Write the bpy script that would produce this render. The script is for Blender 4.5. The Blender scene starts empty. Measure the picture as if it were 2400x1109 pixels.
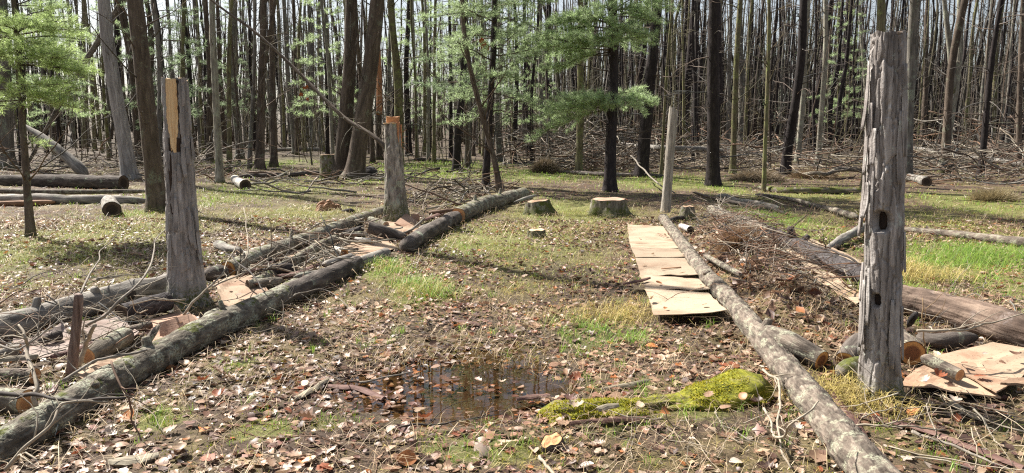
import bpy, math, random
import numpy as np

R_ = math.radians
SC = bpy.context.scene
COL = SC.collection

# ------------------------------------------------------------------ camera, sky, sun, exposure
CAM_H, F, W, H_, PITCH = 1.6, 1714.0, 2400.0, 1109.0, R_(8.75)
cam_d = bpy.data.cameras.new('camera')
cam = bpy.data.objects.new('camera', cam_d)
COL.objects.link(cam)
cam.location = (0, 0, CAM_H)
cam.rotation_euler = (R_(90) - PITCH, 0, 0)
cam_d.sensor_width = 36.0
cam_d.lens = 36.0 * F / W
cam_d.clip_start = 0.05
cam_d.clip_end = 2000
SC.camera = cam

SUN_AZ, SUN_EL = -52.0, 47.0          # degrees right of +Y, degrees above the horizon
world = bpy.data.worlds.new('World')
SC.world = world
world.use_nodes = True
wnt = world.node_tree
sky_n = wnt.nodes.new('ShaderNodeTexSky')
sky_n.sky_type = 'NISHITA'
sky_n.sun_disc = False
sky_n.sun_elevation = R_(SUN_EL)
sky_n.sun_rotation = R_(SUN_AZ)
sky_n.air_density = 1.0
sky_n.dust_density = 2.0
thin_cloud = wnt.nodes.new('ShaderNodeHueSaturation')
thin_cloud.inputs['Saturation'].default_value = 0.55
wnt.links.new(sky_n.outputs[0], thin_cloud.inputs['Color'])
wnt.links.new(thin_cloud.outputs[0], wnt.nodes['Background'].inputs[0])
wnt.nodes['Background'].inputs[1].default_value = 0.062
sun_d = bpy.data.lights.new('sun', 'SUN')
sun = bpy.data.objects.new('sun', sun_d)
COL.objects.link(sun)
sun_d.energy = 5.0
sun_d.angle = R_(0.5)
sun_d.color = (1.0, 0.95, 0.87)
from mathutils import Vector
_sd = Vector((math.sin(R_(SUN_AZ)) * math.cos(R_(SUN_EL)), math.cos(R_(SUN_AZ)) * math.cos(R_(SUN_EL)), math.sin(R_(SUN_EL))))
sun.rotation_euler = _sd.to_track_quat('Z', 'Y').to_euler()
vs = SC.view_settings
vs.view_transform = 'Standard'
vs.look = 'None'
vs.gamma = 1.0
vs.use_curve_mapping = False
vs.exposure = 1.28
SC.render.engine = 'CYCLES'
SC.cycles.max_bounces = 6
SC.cycles.transparent_max_bounces = 12
SC.cycles.use_denoising = False
SC.cycles.filter_width = 1.2
SC.cycles.sample_clamp_indirect = 2.0
SC.cycles.sample_clamp_direct = 12.0
try:
    SC.cycles.denoising_prefilter = 'ACCURATE'
except Exception:
    pass

rng = np.random.default_rng(11)
rnd = random.Random(5)

# ------------------------------------------------------------------ numeric noise
def _hash(ix, iy, iz, seed):
    h = (ix.astype(np.int64) * 374761393 + iy.astype(np.int64) * 668265263 + iz.astype(np.int64) * 2147483647 + seed * 974634533) & 0xFFFFFFFF
    h = (h ^ (h >> 13)) * 1274126177 & 0xFFFFFFFF
    h = (h ^ (h >> 16)) * 2246822519 & 0xFFFFFFFF
    h = h ^ (h >> 15)
    return (h & 0xFFFFFF) / float(0x1000000)

def vn(x, y, z=0.0, seed=0):
    x, y, z = np.broadcast_arrays(np.asarray(x, float), np.asarray(y, float), np.asarray(z, float))
    ix, iy, iz = np.floor(x), np.floor(y), np.floor(z)
    fx, fy, fz = x - ix, y - iy, z - iz
    fx, fy, fz = fx*fx*(3-2*fx), fy*fy*(3-2*fy), fz*fz*(3-2*fz)
    r = 0
    flat = not np.any(fz)
    for dz in ((0,) if flat else (0, 1)):
        wz = 1.0 if flat else (fz if dz else 1 - fz)
        for dy in (0, 1):
            wy = fy if dy else 1 - fy
            for dx in (0, 1):
                wx = fx if dx else 1 - fx
                r = r + _hash(ix + dx, iy + dy, iz + dz, seed) * wx * wy * wz
    return r * 2 - 1

def fbm(x, y, z=0.0, oct=4, seed=0):
    r, a, s = 0, 1.0, 0
    for i in range(oct):
        r = r + a * vn(np.asarray(x) * 2**i, np.asarray(y) * 2**i, np.asarray(z) * 2**i, seed + i)
        s += a
        a *= 0.5
    return r / s

def plates(A, S, R0, cw, ch, seed, warp=0.35):
    nu = max(3, int(round(2 * math.pi * R0 / cw)))
    cx, sx = np.cos(A) * R0, np.sin(A) * R0
    u = A / (2 * math.pi) * nu + warp * fbm(cx / cw * .7, sx / cw * .7, S / cw * .35, 3, seed)
    v = S / ch + warp * fbm(cx / cw, sx / cw, S / cw, 2, seed + 9)
    iu, iv = np.floor(u), np.floor(v)
    F1 = np.full(u.shape, 9.0); F2 = F1.copy(); ID = np.zeros_like(F1); LV = np.zeros_like(F1); LU = np.zeros_like(F1)
    for dv in (-1, 0, 1):
        for du in (-1, 0, 1):
            cu, cv = iu + du, iv + dv
            hu = np.mod(cu, nu)
            px = cu + 0.15 + 0.7 * _hash(hu, cv, hu * 0, seed + 1)
            py = cv + _hash(hu, cv, hu * 0, seed + 2)
            d = np.hypot(u - px, v - py)
            idv = _hash(hu, cv, hu * 0, seed + 3)
            near = d < F1
            F2 = np.where(near, F1, np.minimum(F2, d))
            ID = np.where(near, idv, ID); LV = np.where(near, v - py, LV); LU = np.where(near, u - px, LU)
            F1 = np.where(near, d, F1)
    return F1, F2, ID, LU, LV

# ------------------------------------------------------------------ terrain
PUD = (-0.33, 4.30)
WATER_Z = -0.05
def to_ground0(px, py, h=0.0):
    cx, cy = (px - W/2) / F, (H_/2 - py) / F
    d = np.array([cx, math.cos(PITCH) + cy * math.sin(PITCH), -math.sin(PITCH) + cy * math.cos(PITCH)])
    t = (h - CAM_H) / min(d[2], -0.012)
    return d * t + np.array([0, 0, CAM_H])

_bedA, _bedB = to_ground0(1690, 560), to_ground0(1900, 850)
def seg_d(x, y, a, b):
    dx, dy = b[0]-a[0], b[1]-a[1]
    t = np.clip(((x-a[0])*dx + (y-a[1])*dy) / (dx*dx+dy*dy), 0, 1)
    return np.hypot(x - a[0] - t*dx, y - a[1] - t*dy)

def pud_d(x, y):
    return np.hypot((x - PUD[0]) / 0.76, (y - PUD[1]) / 0.60)

def zt(x, y):
    x = np.asarray(x, float); y = np.asarray(y, float)
    z = 0.05 * vn(x / 3.1, y / 3.1, 0, 3) + 0.028 * fbm(x / .8, y / .8, 0, 3, 7) + 0.014 * fbm(x / .14, y / .14, 0, 2, 17)
    r = np.hypot(x, y)
    z = z * np.clip(1 + (r - 12) / 30, 1, 2.2)
    z = z + 0.24 * np.exp(-(seg_d(x, y, _bedA, _bedB) / 0.40) ** 2) * (0.8 + 0.3 * vn(x / .5, y / .5, 0, 31))
    p = pud_d(x, y)
    z = z - 0.07 * np.exp(-p ** 4)
    z = z - 0.02 * np.exp(-(np.hypot((x - 0.5) / 2.0, (y - 5.2) / 1.2)) ** 2)
    z = z + 0.006 * np.clip(r - 26, 0, 200) * (1 + .5 * vn(x / 14, y / 14, 0, 77))
    return z

def z1(x, y):
    return float(zt(np.array([x]), np.array([y]))[0])

def at(px, py, h=0.0):
    """ground point seen at a pixel of the photograph, h metres above the soil"""
    z = 0.0
    for _ in range(3):
        p = to_ground0(px, py, z + h)
        z = z1(p[0], p[1])
    return np.array([p[0], p[1], z + h])

def ray(px, py):
    cx, cy = (px - W/2) / F, (H_/2 - py) / F
    return np.array([cx, math.cos(PITCH) + cy * math.sin(PITCH), -math.sin(PITCH) + cy * math.cos(PITCH)])

def atY(px, py, Y):
    d = ray(px, py)
    return np.array([0, 0, CAM_H]) + d * (Y / d[1])

def depth_of(p):
    return p[1] * math.cos(PITCH) - (p[2] - CAM_H) * math.sin(PITCH)

# ------------------------------------------------------------------ mesh building
class Geo:
    def __init__(s):
        s.v, s.q, s.t, s.n = [], [], [], 0
        s.att = {}
    def add(s, V, Q=None, T=None, **att):
        V = np.asarray(V, float).reshape(-1, 3)
        if Q is not None and len(Q): s.q.append(np.asarray(Q, np.int64).reshape(-1, 4) + s.n)
        if T is not None and len(T): s.t.append(np.asarray(T, np.int64).reshape(-1, 3) + s.n)
        for k, a in att.items():
            s.att.setdefault(k, []).append((s.n, np.asarray(a, float)))
        s.v.append(V); s.n += len(V)
        return s
    def mesh(s, name, mat, smooth=True):
        me = bpy.data.meshes.new(name)
        V = np.concatenate(s.v) if s.v else np.zeros((0, 3))
        Q = np.concatenate(s.q) if s.q else np.zeros((0, 4), np.int64)
        T = np.concatenate(s.t) if s.t else np.zeros((0, 3), np.int64)
        me.vertices.add(len(V)); me.vertices.foreach_set('co', V.astype(np.float32).ravel())
        nl = Q.size + T.size
        me.loops.add(nl); me.loops.foreach_set('vertex_index', np.concatenate([Q.ravel(), T.ravel()]).astype(np.int32))
        me.polygons.add(len(Q) + len(T))
        me.polygons.foreach_set('loop_start', np.concatenate([np.arange(len(Q)) * 4, Q.size + np.arange(len(T)) * 3]).astype(np.int32))
        me.polygons.foreach_set('use_smooth', np.full(len(Q) + len(T), smooth))
        for k, lst in s.att.items():
            dim = lst[0][1].shape[1] if lst[0][1].ndim > 1 else 1
            arr = np.zeros((len(V), dim))
            for o, a in lst:
                a = a.reshape(-1, dim); arr[o:o+len(a)] = a
            if dim == 1:
                at_ = me.attributes.new(k, 'FLOAT', 'POINT'); at_.data.foreach_set('value', arr.astype(np.float32).ravel())
            elif k == 'col':
                arr = np.concatenate([arr, np.ones((len(V), 1))], 1)
                at_ = me.attributes.new(k, 'FLOAT_COLOR', 'POINT'); at_.data.foreach_set('color', arr.astype(np.float32).ravel())
            else:
                at_ = me.attributes.new(k, 'FLOAT_VECTOR', 'POINT'); at_.data.foreach_set('vector', arr.astype(np.float32).ravel())
        me.update(calc_edges=True)
        if mat is not None: me.materials.append(mat)
        return me
    def build(s, name, mat, parent=None, smooth=True, kind=None):
        o = bpy.data.objects.new(name, s.mesh(name, mat, smooth))
        COL.objects.link(o)
        if parent is not None: o.parent = parent
        if kind: o['kind'] = kind
        return o

def thing(name, label, cat, loc=(0, 0, 0), group=None):
    o = bpy.data.objects.new(name, None)
    o.empty_display_size = 0.1
    COL.objects.link(o)
    o.location = tuple(float(c) for c in loc)
    return tag(o, label, cat, group)

def tag(o, label, cat, group=None):
    o['label'] = label; o['category'] = cat
    if group: o['group'] = group
    return o

def nrm(v):
    v = np.asarray(v, float)
    return v / np.maximum(np.linalg.norm(v, axis=-1, keepdims=True), 1e-9)

def catmull(P, n):
    P = np.asarray(P, float)
    if len(P) == 2:
        t = np.linspace(0, 1, n)[:, None]
        return P[0] * (1 - t) + P[1] * t
    Q = np.vstack([2 * P[0] - P[1], P, 2 * P[-1] - P[-2]])
    u = np.linspace(0, len(P) - 1 - 1e-6, n)
    i = np.floor(u).astype(int); t = (u - i)[:, None]
    a, b, c, d = Q[i], Q[i+1], Q[i+2], Q[i+3]
    return 0.5 * (2*b + (c - a)*t + (2*a - 5*b + 4*c - d)*t*t + (3*b - a - 3*c + d)*t**3)

def tube(P, R, sides=8, disp=None, ref=None, close0=True, close1=True, R0=None, rim=None):
    """verts, quads, tris, bk, plate of a tube; disp(A,S,R0) -> (radial offset, plate value)"""
    P = np.asarray(P, float); n = len(P)
    R = np.broadcast_to(np.asarray(R, float), (n,)).copy()
    T = nrm(np.gradient(P, axis=0))
    if ref is None:
        m = np.abs(T.mean(0)); ref = np.eye(3)[int(np.argmin(m))]
    U = nrm(np.cross(T, ref)); Wv = np.cross(T, U)
    S = np.concatenate([[0], np.cumsum(np.linalg.norm(np.diff(P, axis=0), axis=1))])
    A = np.linspace(0, 2 * math.pi, sides, endpoint=False)
    AA, SS = np.meshgrid(A, S)
    if R0 is None: R0 = float(R.mean())
    RR = np.repeat(R[:, None], sides, 1)
    pl = np.full(AA.shape, 0.5)
    if disp is not None:
        d, pl = disp(AA, SS, R0, RR)
        RR = np.maximum(RR + d, 0.001)
    V = P[:, None, :] + RR[..., None] * (np.cos(AA)[..., None] * U[:, None, :] + np.sin(AA)[..., None] * Wv[:, None, :])
    bk = np.stack([np.cos(AA) * R0, np.sin(AA) * R0, SS], -1)
    V = V.reshape(-1, 3); bk = bk.reshape(-1, 3); pl = pl.ravel()
    i, j = np.meshgrid(np.arange(n - 1), np.arange(sides), indexing='ij')
    j2 = (j + 1) % sides
    Q = np.stack([i*sides + j, i*sides + j2, (i+1)*sides + j2, (i+1)*sides + j], -1).reshape(-1, 4)
    T3 = []
    nv = len(V)
    js = np.arange(sides); js2 = (js + 1) % sides
    for flag, row, p in ((close0, 0, P[0]), (close1, n - 1, P[-1])):
        if not flag: continue
        c = V[row*sides:(row+1)*sides].mean(0)
        V = np.vstack([V, c]); bk = np.vstack([bk, [[0, 0, S[row]]]]); pl = np.append(pl, .5)
        a, b = row*sides + js, row*sides + js2
        T3.append(np.stack([np.full(sides, nv), b, a], -1) if row == 0 else np.stack([np.full(sides, nv), a, b], -1))
        nv += 1
    T3 = np.concatenate(T3) if T3 else None
    return V, Q, T3, bk, pl

def add_tube(g, P, R, sides=8, col=None, **k):
    V, Q, T, bk, pl = tube(P, R, sides, **k)
    at_ = dict(bk=bk, pl=pl)
    if col is not None: at_['col'] = np.repeat(np.asarray(col, float)[None], len(V), 0)
    g.add(V, Q, T, **at_)
    return V

# ------------------------------------------------------------------ materials
def new_mat(name):
    m = bpy.data.materials.new(name); m.use_nodes = True
    nt = m.node_tree; nt.nodes.clear()
    out = nt.nodes.new('ShaderNodeOutputMaterial')
    return m, nt, out

def nd(nt, t, ins=None, **props):
    n = nt.nodes.new(t)
    for k, v in props.items(): setattr(n, k, v)
    for k, v in (ins or {}).items():
        s = n.inputs[k]
        if isinstance(v, bpy.types.NodeSocket): nt.links.new(v, s)
        else:
            if hasattr(s.default_value, '__len__') and len(s.default_value) == 4 and len(v) == 3: v = (*v, 1)
            s.default_value = v
    return n

def ramp(nt, fac, stops, interp='LINEAR'):
    n = nt.nodes.new('ShaderNodeValToRGB'); n.color_ramp.interpolation = interp
    els = n.color_ramp.elements
    while len(els) < len(stops): els.new(0.5)
    for e, (p, c) in zip(els, stops):
        e.position = p; e.color = (*c, 1) if len(c) == 3 else c
    nt.links.new(fac, n.inputs[0]); return n.outputs[0]

def rampf(nt, fac, a, b):
    return nd(nt, 'ShaderNodeMapRange', {0: fac, 1: a, 2: b, 3: 0.0, 4: 1.0}, interpolation_type='SMOOTHSTEP').outputs[0]

def mix(nt, f, a, b, blend='MIX'):
    n = nt.nodes.new('ShaderNodeMix'); n.data_type = 'RGBA'; n.blend_type = blend
    for s, v in ((n.inputs[0], f), (n.inputs[6], a), (n.inputs[7], b)):
        if isinstance(v, bpy.types.NodeSocket): nt.links.new(v, s)
        elif hasattr(s.default_value, '__len__'): s.default_value = (*v, 1)
        else: s.default_value = v
    return n.outputs[2]

def math_(nt, op, a, b=0.0):
    n = nt.nodes.new('ShaderNodeMath'); n.operation = op
    for s, v in zip(n.inputs, (a, b)):
        if isinstance(v, bpy.types.NodeSocket): nt.links.new(v, s)
        else: s.default_value = v
    return n.outputs[0]

def noise(nt, vec, scale, detail=5, rough=0.6, dist=0.0):
    return nd(nt, 'ShaderNodeTexNoise', {'Vector': vec, 'Scale': scale, 'Detail': detail, 'Roughness': rough, 'Distortion': dist}).outputs['Fac']

def attr(nt, name):
    return nd(nt, 'ShaderNodeAttribute', attribute_name=name)

def bark_mat(name, dark, mid, pale, sc=22.0, stretch=0.18, lichen=(0.34, 0.38, 0.28), lich=0.0, moss=0.0, moss_h=0.0, bump=0.5, plate=0.5, rough=0.9):
    m, nt, out = new_mat(name)
    bk = attr(nt, 'bk').outputs['Vector']
    oi = nt.nodes.new('ShaderNodeObjectInfo')
    off = nd(nt, 'ShaderNodeVectorMath', {0: oi.outputs['Random'], 1: (31.0, 17.0, 53.0)}, operation='MULTIPLY').outputs[0]
    p = nd(nt, 'ShaderNodeVectorMath', {0: bk, 1: off}, operation='ADD').outputs[0]
    ps = nd(nt, 'ShaderNodeVectorMath', {0: p, 1: (1, 1, stretch)}, operation='MULTIPLY').outputs[0]
    n1 = noise(nt, ps, sc, 6, 0.65, 0.4)
    n2 = noise(nt, p, sc * 0.22, 4, 0.6)
    n3 = noise(nt, p, sc * 1.9, 4, 0.7)
    c = ramp(nt, n1, [(0.30, dark), (0.52, mid), (0.72, pale)])
    c = mix(nt, rampf(nt, n2, .3, .75), c, mix(nt, .5, c, mid))
    pl = attr(nt, 'pl').outputs['Fac']
    v = nd(nt, 'ShaderNodeMapRange', {0: pl, 1: 0.0, 2: 1.0, 3: 1 - plate * .55, 4: 1 + plate * .55}).outputs[0]
    c = nd(nt, 'ShaderNodeHueSaturation', {'Color': c, 'Value': v}).outputs[0]
    vo = nd(nt, 'ShaderNodeMapRange', {0: oi.outputs['Random'], 3: .86, 4: 1.14}).outputs[0]
    c = nd(nt, 'ShaderNodeHueSaturation', {'Color': c, 'Value': vo}).outputs[0]
    if lich > 0:
        lm = math_(nt, 'MULTIPLY', rampf(nt, n2, .68 - .35 * lich, .78 - .3 * lich), rampf(nt, n3, .40, .58))
        c = mix(nt, lm, c, lichen)
    if moss > 0:
        geo = nt.nodes.new('ShaderNodeNewGeometry')
        nz = nd(nt, 'ShaderNodeSeparateXYZ', {0: geo.outputs['Normal']}).outputs[2]
        n4 = noise(nt, p, sc * 0.3, 5, 0.65)
        mm = math_(nt, 'ADD', math_(nt, 'MULTIPLY', nz, .18), n4)
        mm = rampf(nt, mm, .74 - .3 * moss, .84 - .3 * moss)
        c = mix(nt, mm, c, ramp(nt, n3, [(.3, (.04, .048, .012)), (.7, (.13, .14, .03))]))
    if moss_h > 0:
        pz = nd(nt, 'ShaderNodeSeparateXYZ', {0: bk}).outputs[2]
        hm = rampf(nt, math_(nt, 'ADD', pz, math_(nt, 'MULTIPLY', math_(nt, 'SUBTRACT', n2, .5), moss_h * 1.6)), moss_h * 1.25, moss_h * .5)
        hm = math_(nt, 'MULTIPLY', hm, rampf(nt, n3, .35, .6))
        c = mix(nt, hm, c, ramp(nt, n1, [(.3, (.035, .045, .012)), (.7, (.12, .13, .03))]))
    bh = math_(nt, 'ADD', n1, math_(nt, 'MULTIPLY', n3, .35))
    bp = nd(nt, 'ShaderNodeBump', {'Strength': bump, 'Distance': 0.02, 'Height': bh}).outputs[0]
    b = nd(nt, 'ShaderNodeBsdfPrincipled', {'Base Color': c, 'Roughness': rough, 'Normal': bp, 'Specular IOR Level': 0.25})
    nt.links.new(b.outputs[0], out.inputs[0])
    return m

def col_mat(name, rough=0.6, trans=0.3, spec=0.4, bump_sc=0, tint=(1, 1, 1)):
    """per-piece colour from the mesh, part of the light let through (leaves, grass, needles)"""
    m, nt, out = new_mat(name)
    c = attr(nt, 'col').outputs['Color']
    if bump_sc:
        tc = nt.nodes.new('ShaderNodeTexCoord').outputs['Object']
        n = noise(nt, tc, bump_sc, 3, .6)
        c = mix(nt, .55, c, mix(nt, rampf(nt, n, .3, .7), (.35, .3, .28), (1.0, 1.0, 1.0)), 'MULTIPLY')
    b = nd(nt, 'ShaderNodeBsdfPrincipled', {'Base Color': c, 'Roughness': rough, 'Specular IOR Level': spec})
    if trans > 0:
        t = nd(nt, 'ShaderNodeBsdfTranslucent', {'Color': c})
        s = nd(nt, 'ShaderNodeMixShader', {0: trans, 1: b.outputs[0], 2: t.outputs[0]})
        nt.links.new(s.outputs[0], out.inputs[0])
    else:
        nt.links.new(b.outputs[0], out.inputs[0])
    return m

def cut_mat(name, heart, sap, edge, ring=95.0):
    m, nt, out = new_mat(name)
    bk = attr(nt, 'bk').outputs['Vector']
    sx = nd(nt, 'ShaderNodeSeparateXYZ', {0: bk})
    ln = nd(nt, 'ShaderNodeVectorMath', {0: bk}, operation='LENGTH').outputs['Value']
    rr = attr(nt, 'pl').outputs['Fac']                      # 0 at the pith, 1 at the bark
    n = noise(nt, bk, 14, 4, .6)
    r2 = math_(nt, 'ADD', rr, math_(nt, 'MULTIPLY', math_(nt, 'SUBTRACT', n, .5), .16))
    c = ramp(nt, r2, [(.0, heart), (.55, heart), (.72, sap), (.93, sap), (.97, edge)])
    wv = math_(nt, 'SINE', math_(nt, 'MULTIPLY', math_(nt, 'ADD', ln, math_(nt, 'MULTIPLY', n, .01)), ring * 6.28))
    c = mix(nt, math_(nt, 'MULTIPLY', rampf(nt, wv, .2, 1.0), .28), c, edge)
    n3 = noise(nt, bk, 120, 3, .6)
    c = mix(nt, math_(nt, 'MULTIPLY', rampf(nt, n3, .5, .7), .25), c, edge)
    bp = nd(nt, 'ShaderNodeBump', {'Strength': .35, 'Distance': .01, 'Height': n3}).outputs[0]
    b = nd(nt, 'ShaderNodeBsdfPrincipled', {'Base Color': c, 'Roughness': .8, 'Normal': bp, 'Specular IOR Level': .25})
    nt.links.new(b.outputs[0], out.inputs[0])
    return m

def wood_mat(name, stops, sc=40, stretch=.06, bump=.4):
    m, nt, out = new_mat(name)
    bk = attr(nt, 'bk').outputs['Vector']
    ps = nd(nt, 'ShaderNodeVectorMath', {0: bk, 1: (1, 1, stretch)}, operation='MULTIPLY').outputs[0]
    n1 = noise(nt, ps, sc, 6, .7, .3)
    c = ramp(nt, n1, stops)
    bp = nd(nt, 'ShaderNodeBump', {'Strength': bump, 'Distance': .01, 'Height': n1}).outputs[0]
    b = nd(nt, 'ShaderNodeBsdfPrincipled', {'Base Color': c, 'Roughness': .75, 'Normal': bp, 'Specular IOR Level': .3})
    nt.links.new(b.outputs[0], out.inputs[0])
    return m

def card_mat(name, base, stain, speck, sc=1.0):
    m, nt, out = new_mat(name)
    tc = nt.nodes.new('ShaderNodeTexCoord').outputs['Object']
    oi = nt.nodes.new('ShaderNodeObjectInfo')
    tc = nd(nt, 'ShaderNodeVectorMath', {0: tc, 1: nd(nt, 'ShaderNodeVectorMath', {0: oi.outputs['Random'], 1: (31.0, 17.0, 5.0)}, operation='MULTIPLY').outputs[0]}, operation='ADD').outputs[0]
    n1 = noise(nt, tc, 2.2 * sc, 4, .55, .6)
    n2 = noise(nt, tc, 60, 3, .6)
    n3 = noise(nt, tc, 9 * sc, 5, .7)
    c = mix(nt, rampf(nt, n1, .42, .72), base, stain)
    c = mix(nt, math_(nt, 'MULTIPLY', rampf(nt, n3, .56, .7), .35), c, stain)
    c = mix(nt, math_(nt, 'MULTIPLY', rampf(nt, n2, .60, .70), .8), c, speck)
    c = nd(nt, 'ShaderNodeHueSaturation', {'Color': c, 'Value': nd(nt, 'ShaderNodeMapRange', {0: oi.outputs['Random'], 3: .80, 4: 1.12}).outputs[0]}).outputs[0]
    bp = nd(nt, 'ShaderNodeBump', {'Strength': .25, 'Distance': .01, 'Height': math_(nt, 'ADD', n3, math_(nt, 'MULTIPLY', n2, .2))}).outputs[0]
    b = nd(nt, 'ShaderNodeBsdfPrincipled', {'Base Color': c, 'Roughness': .8, 'Normal': bp, 'Specular IOR Level': .25})
    nt.links.new(b.outputs[0], out.inputs[0])
    return m

M = {}
M['shag'] = bark_mat('shaggy_grey_bark', (.10, .089, .082), (.30, .275, .255), (.50, .475, .445), 24, .12, lich=.22, lichen=(.36, .38, .34), moss_h=.22, plate=.45, bump=.6)
M['post'] = bark_mat('weathered_post_bark', (.08, .068, .06), (.29, .26, .24), (.56, .535, .505), 34, .10, lich=.3, lichen=(.44, .47, .42), moss_h=.12, plate=.5, bump=.7)
M['ridge'] = bark_mat('ridged_grey_bark', (.06, .05, .043), (.24, .21, .18), (.52, .485, .42), 30, .2, lich=.35, lichen=(.36, .40, .30), moss_h=.42, plate=.8, bump=.7)
M['log'] = bark_mat('lichen_log_bark', (.05, .041, .031), (.155, .132, .102), (.29, .26, .205), 34, .25, lich=.6, lichen=(.35, .355, .27), moss=.16, plate=.5, bump=.8)
M['log_dark'] = bark_mat('dark_log_bark', (.035, .028, .024), (.095, .078, .066), (.20, .175, .15), 26, .2, lich=.25, plate=.6, bump=.8)
M['log_black'] = bark_mat('black_log_bark', (.018, .015, .015), (.05, .043, .042), (.14, .13, .13), 30, .5, plate=.6, bump=.8)
M['log_grey'] = bark_mat('old_grey_log_bark', (.07, .06, .05), (.22, .20, .175), (.42, .39, .34), 24, .12, lich=.3, plate=.6, bump=.6)
M['log_pale'] = bark_mat('pale_lichen_bark', (.045, .034, .028), (.15, .12, .095), (.29, .255, .205), 60, .22, lich=.5, lichen=(.33, .33, .24), plate=1.0, bump=.6)
M['log_rot'] = bark_mat('rotten_red_bark', (.03, .02, .015), (.135, .095, .072), (.27, .205, .155), 26, .10, lich=.4, lichen=(.24, .19, .165), plate=.6, bump=.9)
M['birch'] = bark_mat('white_papery_bark', (.10, .08, .07), (.48, .45, .40), (.66, .63, .58), 18, 1.6, plate=.3, bump=.3)
M['t_grey'] = bark_mat('grey_tree_bark', (.06, .052, .043), (.15, .135, .115), (.27, .25, .22), 16, .12, lich=.4, lichen=(.28, .31, .23), moss_h=.35, plate=.5, bump=.7)
M['t_brown'] = bark_mat('brown_tree_bark', (.04, .03, .022), (.10, .076, .058), (.18, .145, .115), 16, .2, lich=.3, lichen=(.2, .21, .15), moss_h=.3, plate=.6, bump=.8)
M['t_black'] = bark_mat('dark_pine_bark', (.012, .009, .009), (.030, .023, .022), (.07, .056, .052), 16, .3, plate=.7, bump=.8, moss_h=.2)
M['t_pale'] = bark_mat('pale_tree_bark', (.10, .09, .07), (.23, .21, .17), (.36, .34, .28), 18, .2, lich=.5, lichen=(.36, .38, .28), moss_h=.3, plate=.4, bump=.5)
M['t_moss'] = bark_mat('mossy_tree_bark', (.05, .045, .025), (.14, .12, .07), (.24, .21, .13), 18, .2, lich=.6, lichen=(.20, .22, .08), plate=.4, bump=.6)
M['stump'] = bark_mat('mossy_stump_bark', (.05, .042, .03), (.15, .13, .10), (.28, .25, .2), 24, .2, moss=.7, lich=.3, plate=.5, bump=.8, moss_h=.16)
M['moss'] = bark_mat('moss_mat', (.04, .045, .008), (.20, .20, .018), (.42, .38, .045), 22, 1.0, plate=0, bump=1.0, lich=.6, lichen=(.17, .135, .095))
M['dead'] = bark_mat('bare_dead_wood', (.13, .11, .09), (.28, .25, .21), (.44, .41, .36), 40, .07, plate=.5, bump=.6)
M['cut_orange'] = cut_mat('fresh_cut_orange', (.46, .23, .11), (.60, .34, .16), (.20, .09, .045))
M['cut_brown'] = cut_mat('cut_brown_heart', (.19, .08, .035), (.56, .29, .10), (.09, .04, .02))
M['cut_old'] = cut_mat('old_cut_wood', (.34, .22, .14), (.42, .30, .20), (.16, .10, .07), 60)
M['cut_pink'] = cut_mat('pinkish_old_cut', (.40, .25, .17), (.46, .32, .23), (.20, .12, .08), 60)
M['cut_dark'] = cut_mat('rotten_cut_wood', (.04, .028, .02), (.10, .07, .05), (.03, .02, .015), 50)
M['cut_pale'] = cut_mat('pale_cut_wood', (.60, .42, .24), (.66, .50, .32), (.40, .24, .12), 60)
M['split'] = wood_mat('split_yellow_wood', [(.25, (.26, .12, .045)), (.40, (.60, .37, .17)), (.58, (.76, .55, .30)), (.8, (.84, .68, .44))], 55, .05)
M['split_red'] = wood_mat('split_orange_wood', [(.3, (.22, .085, .04)), (.5, (.42, .19, .09)), (.75, (.60, .32, .17))], 50, .08)
M['char'] = wood_mat('blackened_wood', [(.3, (.012, .008, .006)), (.6, (.05, .028, .016)), (.8, (.12, .06, .03))], 40, .1)
M['rot'] = wood_mat('crumbling_brown_wood', [(.3, (.10, .05, .025)), (.55, (.28, .15, .08)), (.8, (.45, .28, .15))], 30, .15, .8)
M['stake'] = wood_mat('split_stake_wood', [(.3, (.06, .035, .025)), (.5, (.19, .125, .10)), (.75, (.34, .26, .22))], 60, .06, .8)
M['slab'] = wood_mat('dark_bark_slab', [(.3, (.05, .022, .018)), (.5, (.14, .075, .06)), (.75, (.26, .17, .14))], 40, .08, .8)
M['slab_grey'] = wood_mat('weathered_wood_slab', [(.3, (.12, .10, .075)), (.5, (.27, .23, .165)), (.75, (.42, .37, .27))], 40, .10, .6)
M['card'] = card_mat('sunbleached_cardboard', (.375, .295, .21), (.27, .18, .12), (.13, .085, .05))
M['card_brown'] = card_mat('damp_brown_cardboard', (.42, .27, .19), (.30, .17, .11), (.12, .06, .04), 1.5)
M['card_pink'] = card_mat('wet_stained_cardboard', (.39, .29, .20), (.26, .15, .095), (.10, .05, .03), 1.2)
M['card_grey'] = card_mat('muddy_grey_cardboard', (.27, .215, .185), (.18, .125, .10), (.12, .08, .06), 1.5)
M['leaf'] = col_mat('dead_leaf', .48, .22, .45, 9.0)
M['grass'] = col_mat('grass_blade', .5, .40, .35)
M['straw'] = col_mat('dry_straw_blade', .55, .25, .35)
M['needle'] = col_mat('pine_needle', .40, .62, .5)
M['twig'] = col_mat('bare_twig', .8, 0, .25, 14.0)
M['tuft'] = col_mat('moss_tuft', .7, .35, .2)
M['soil'] = None

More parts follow.
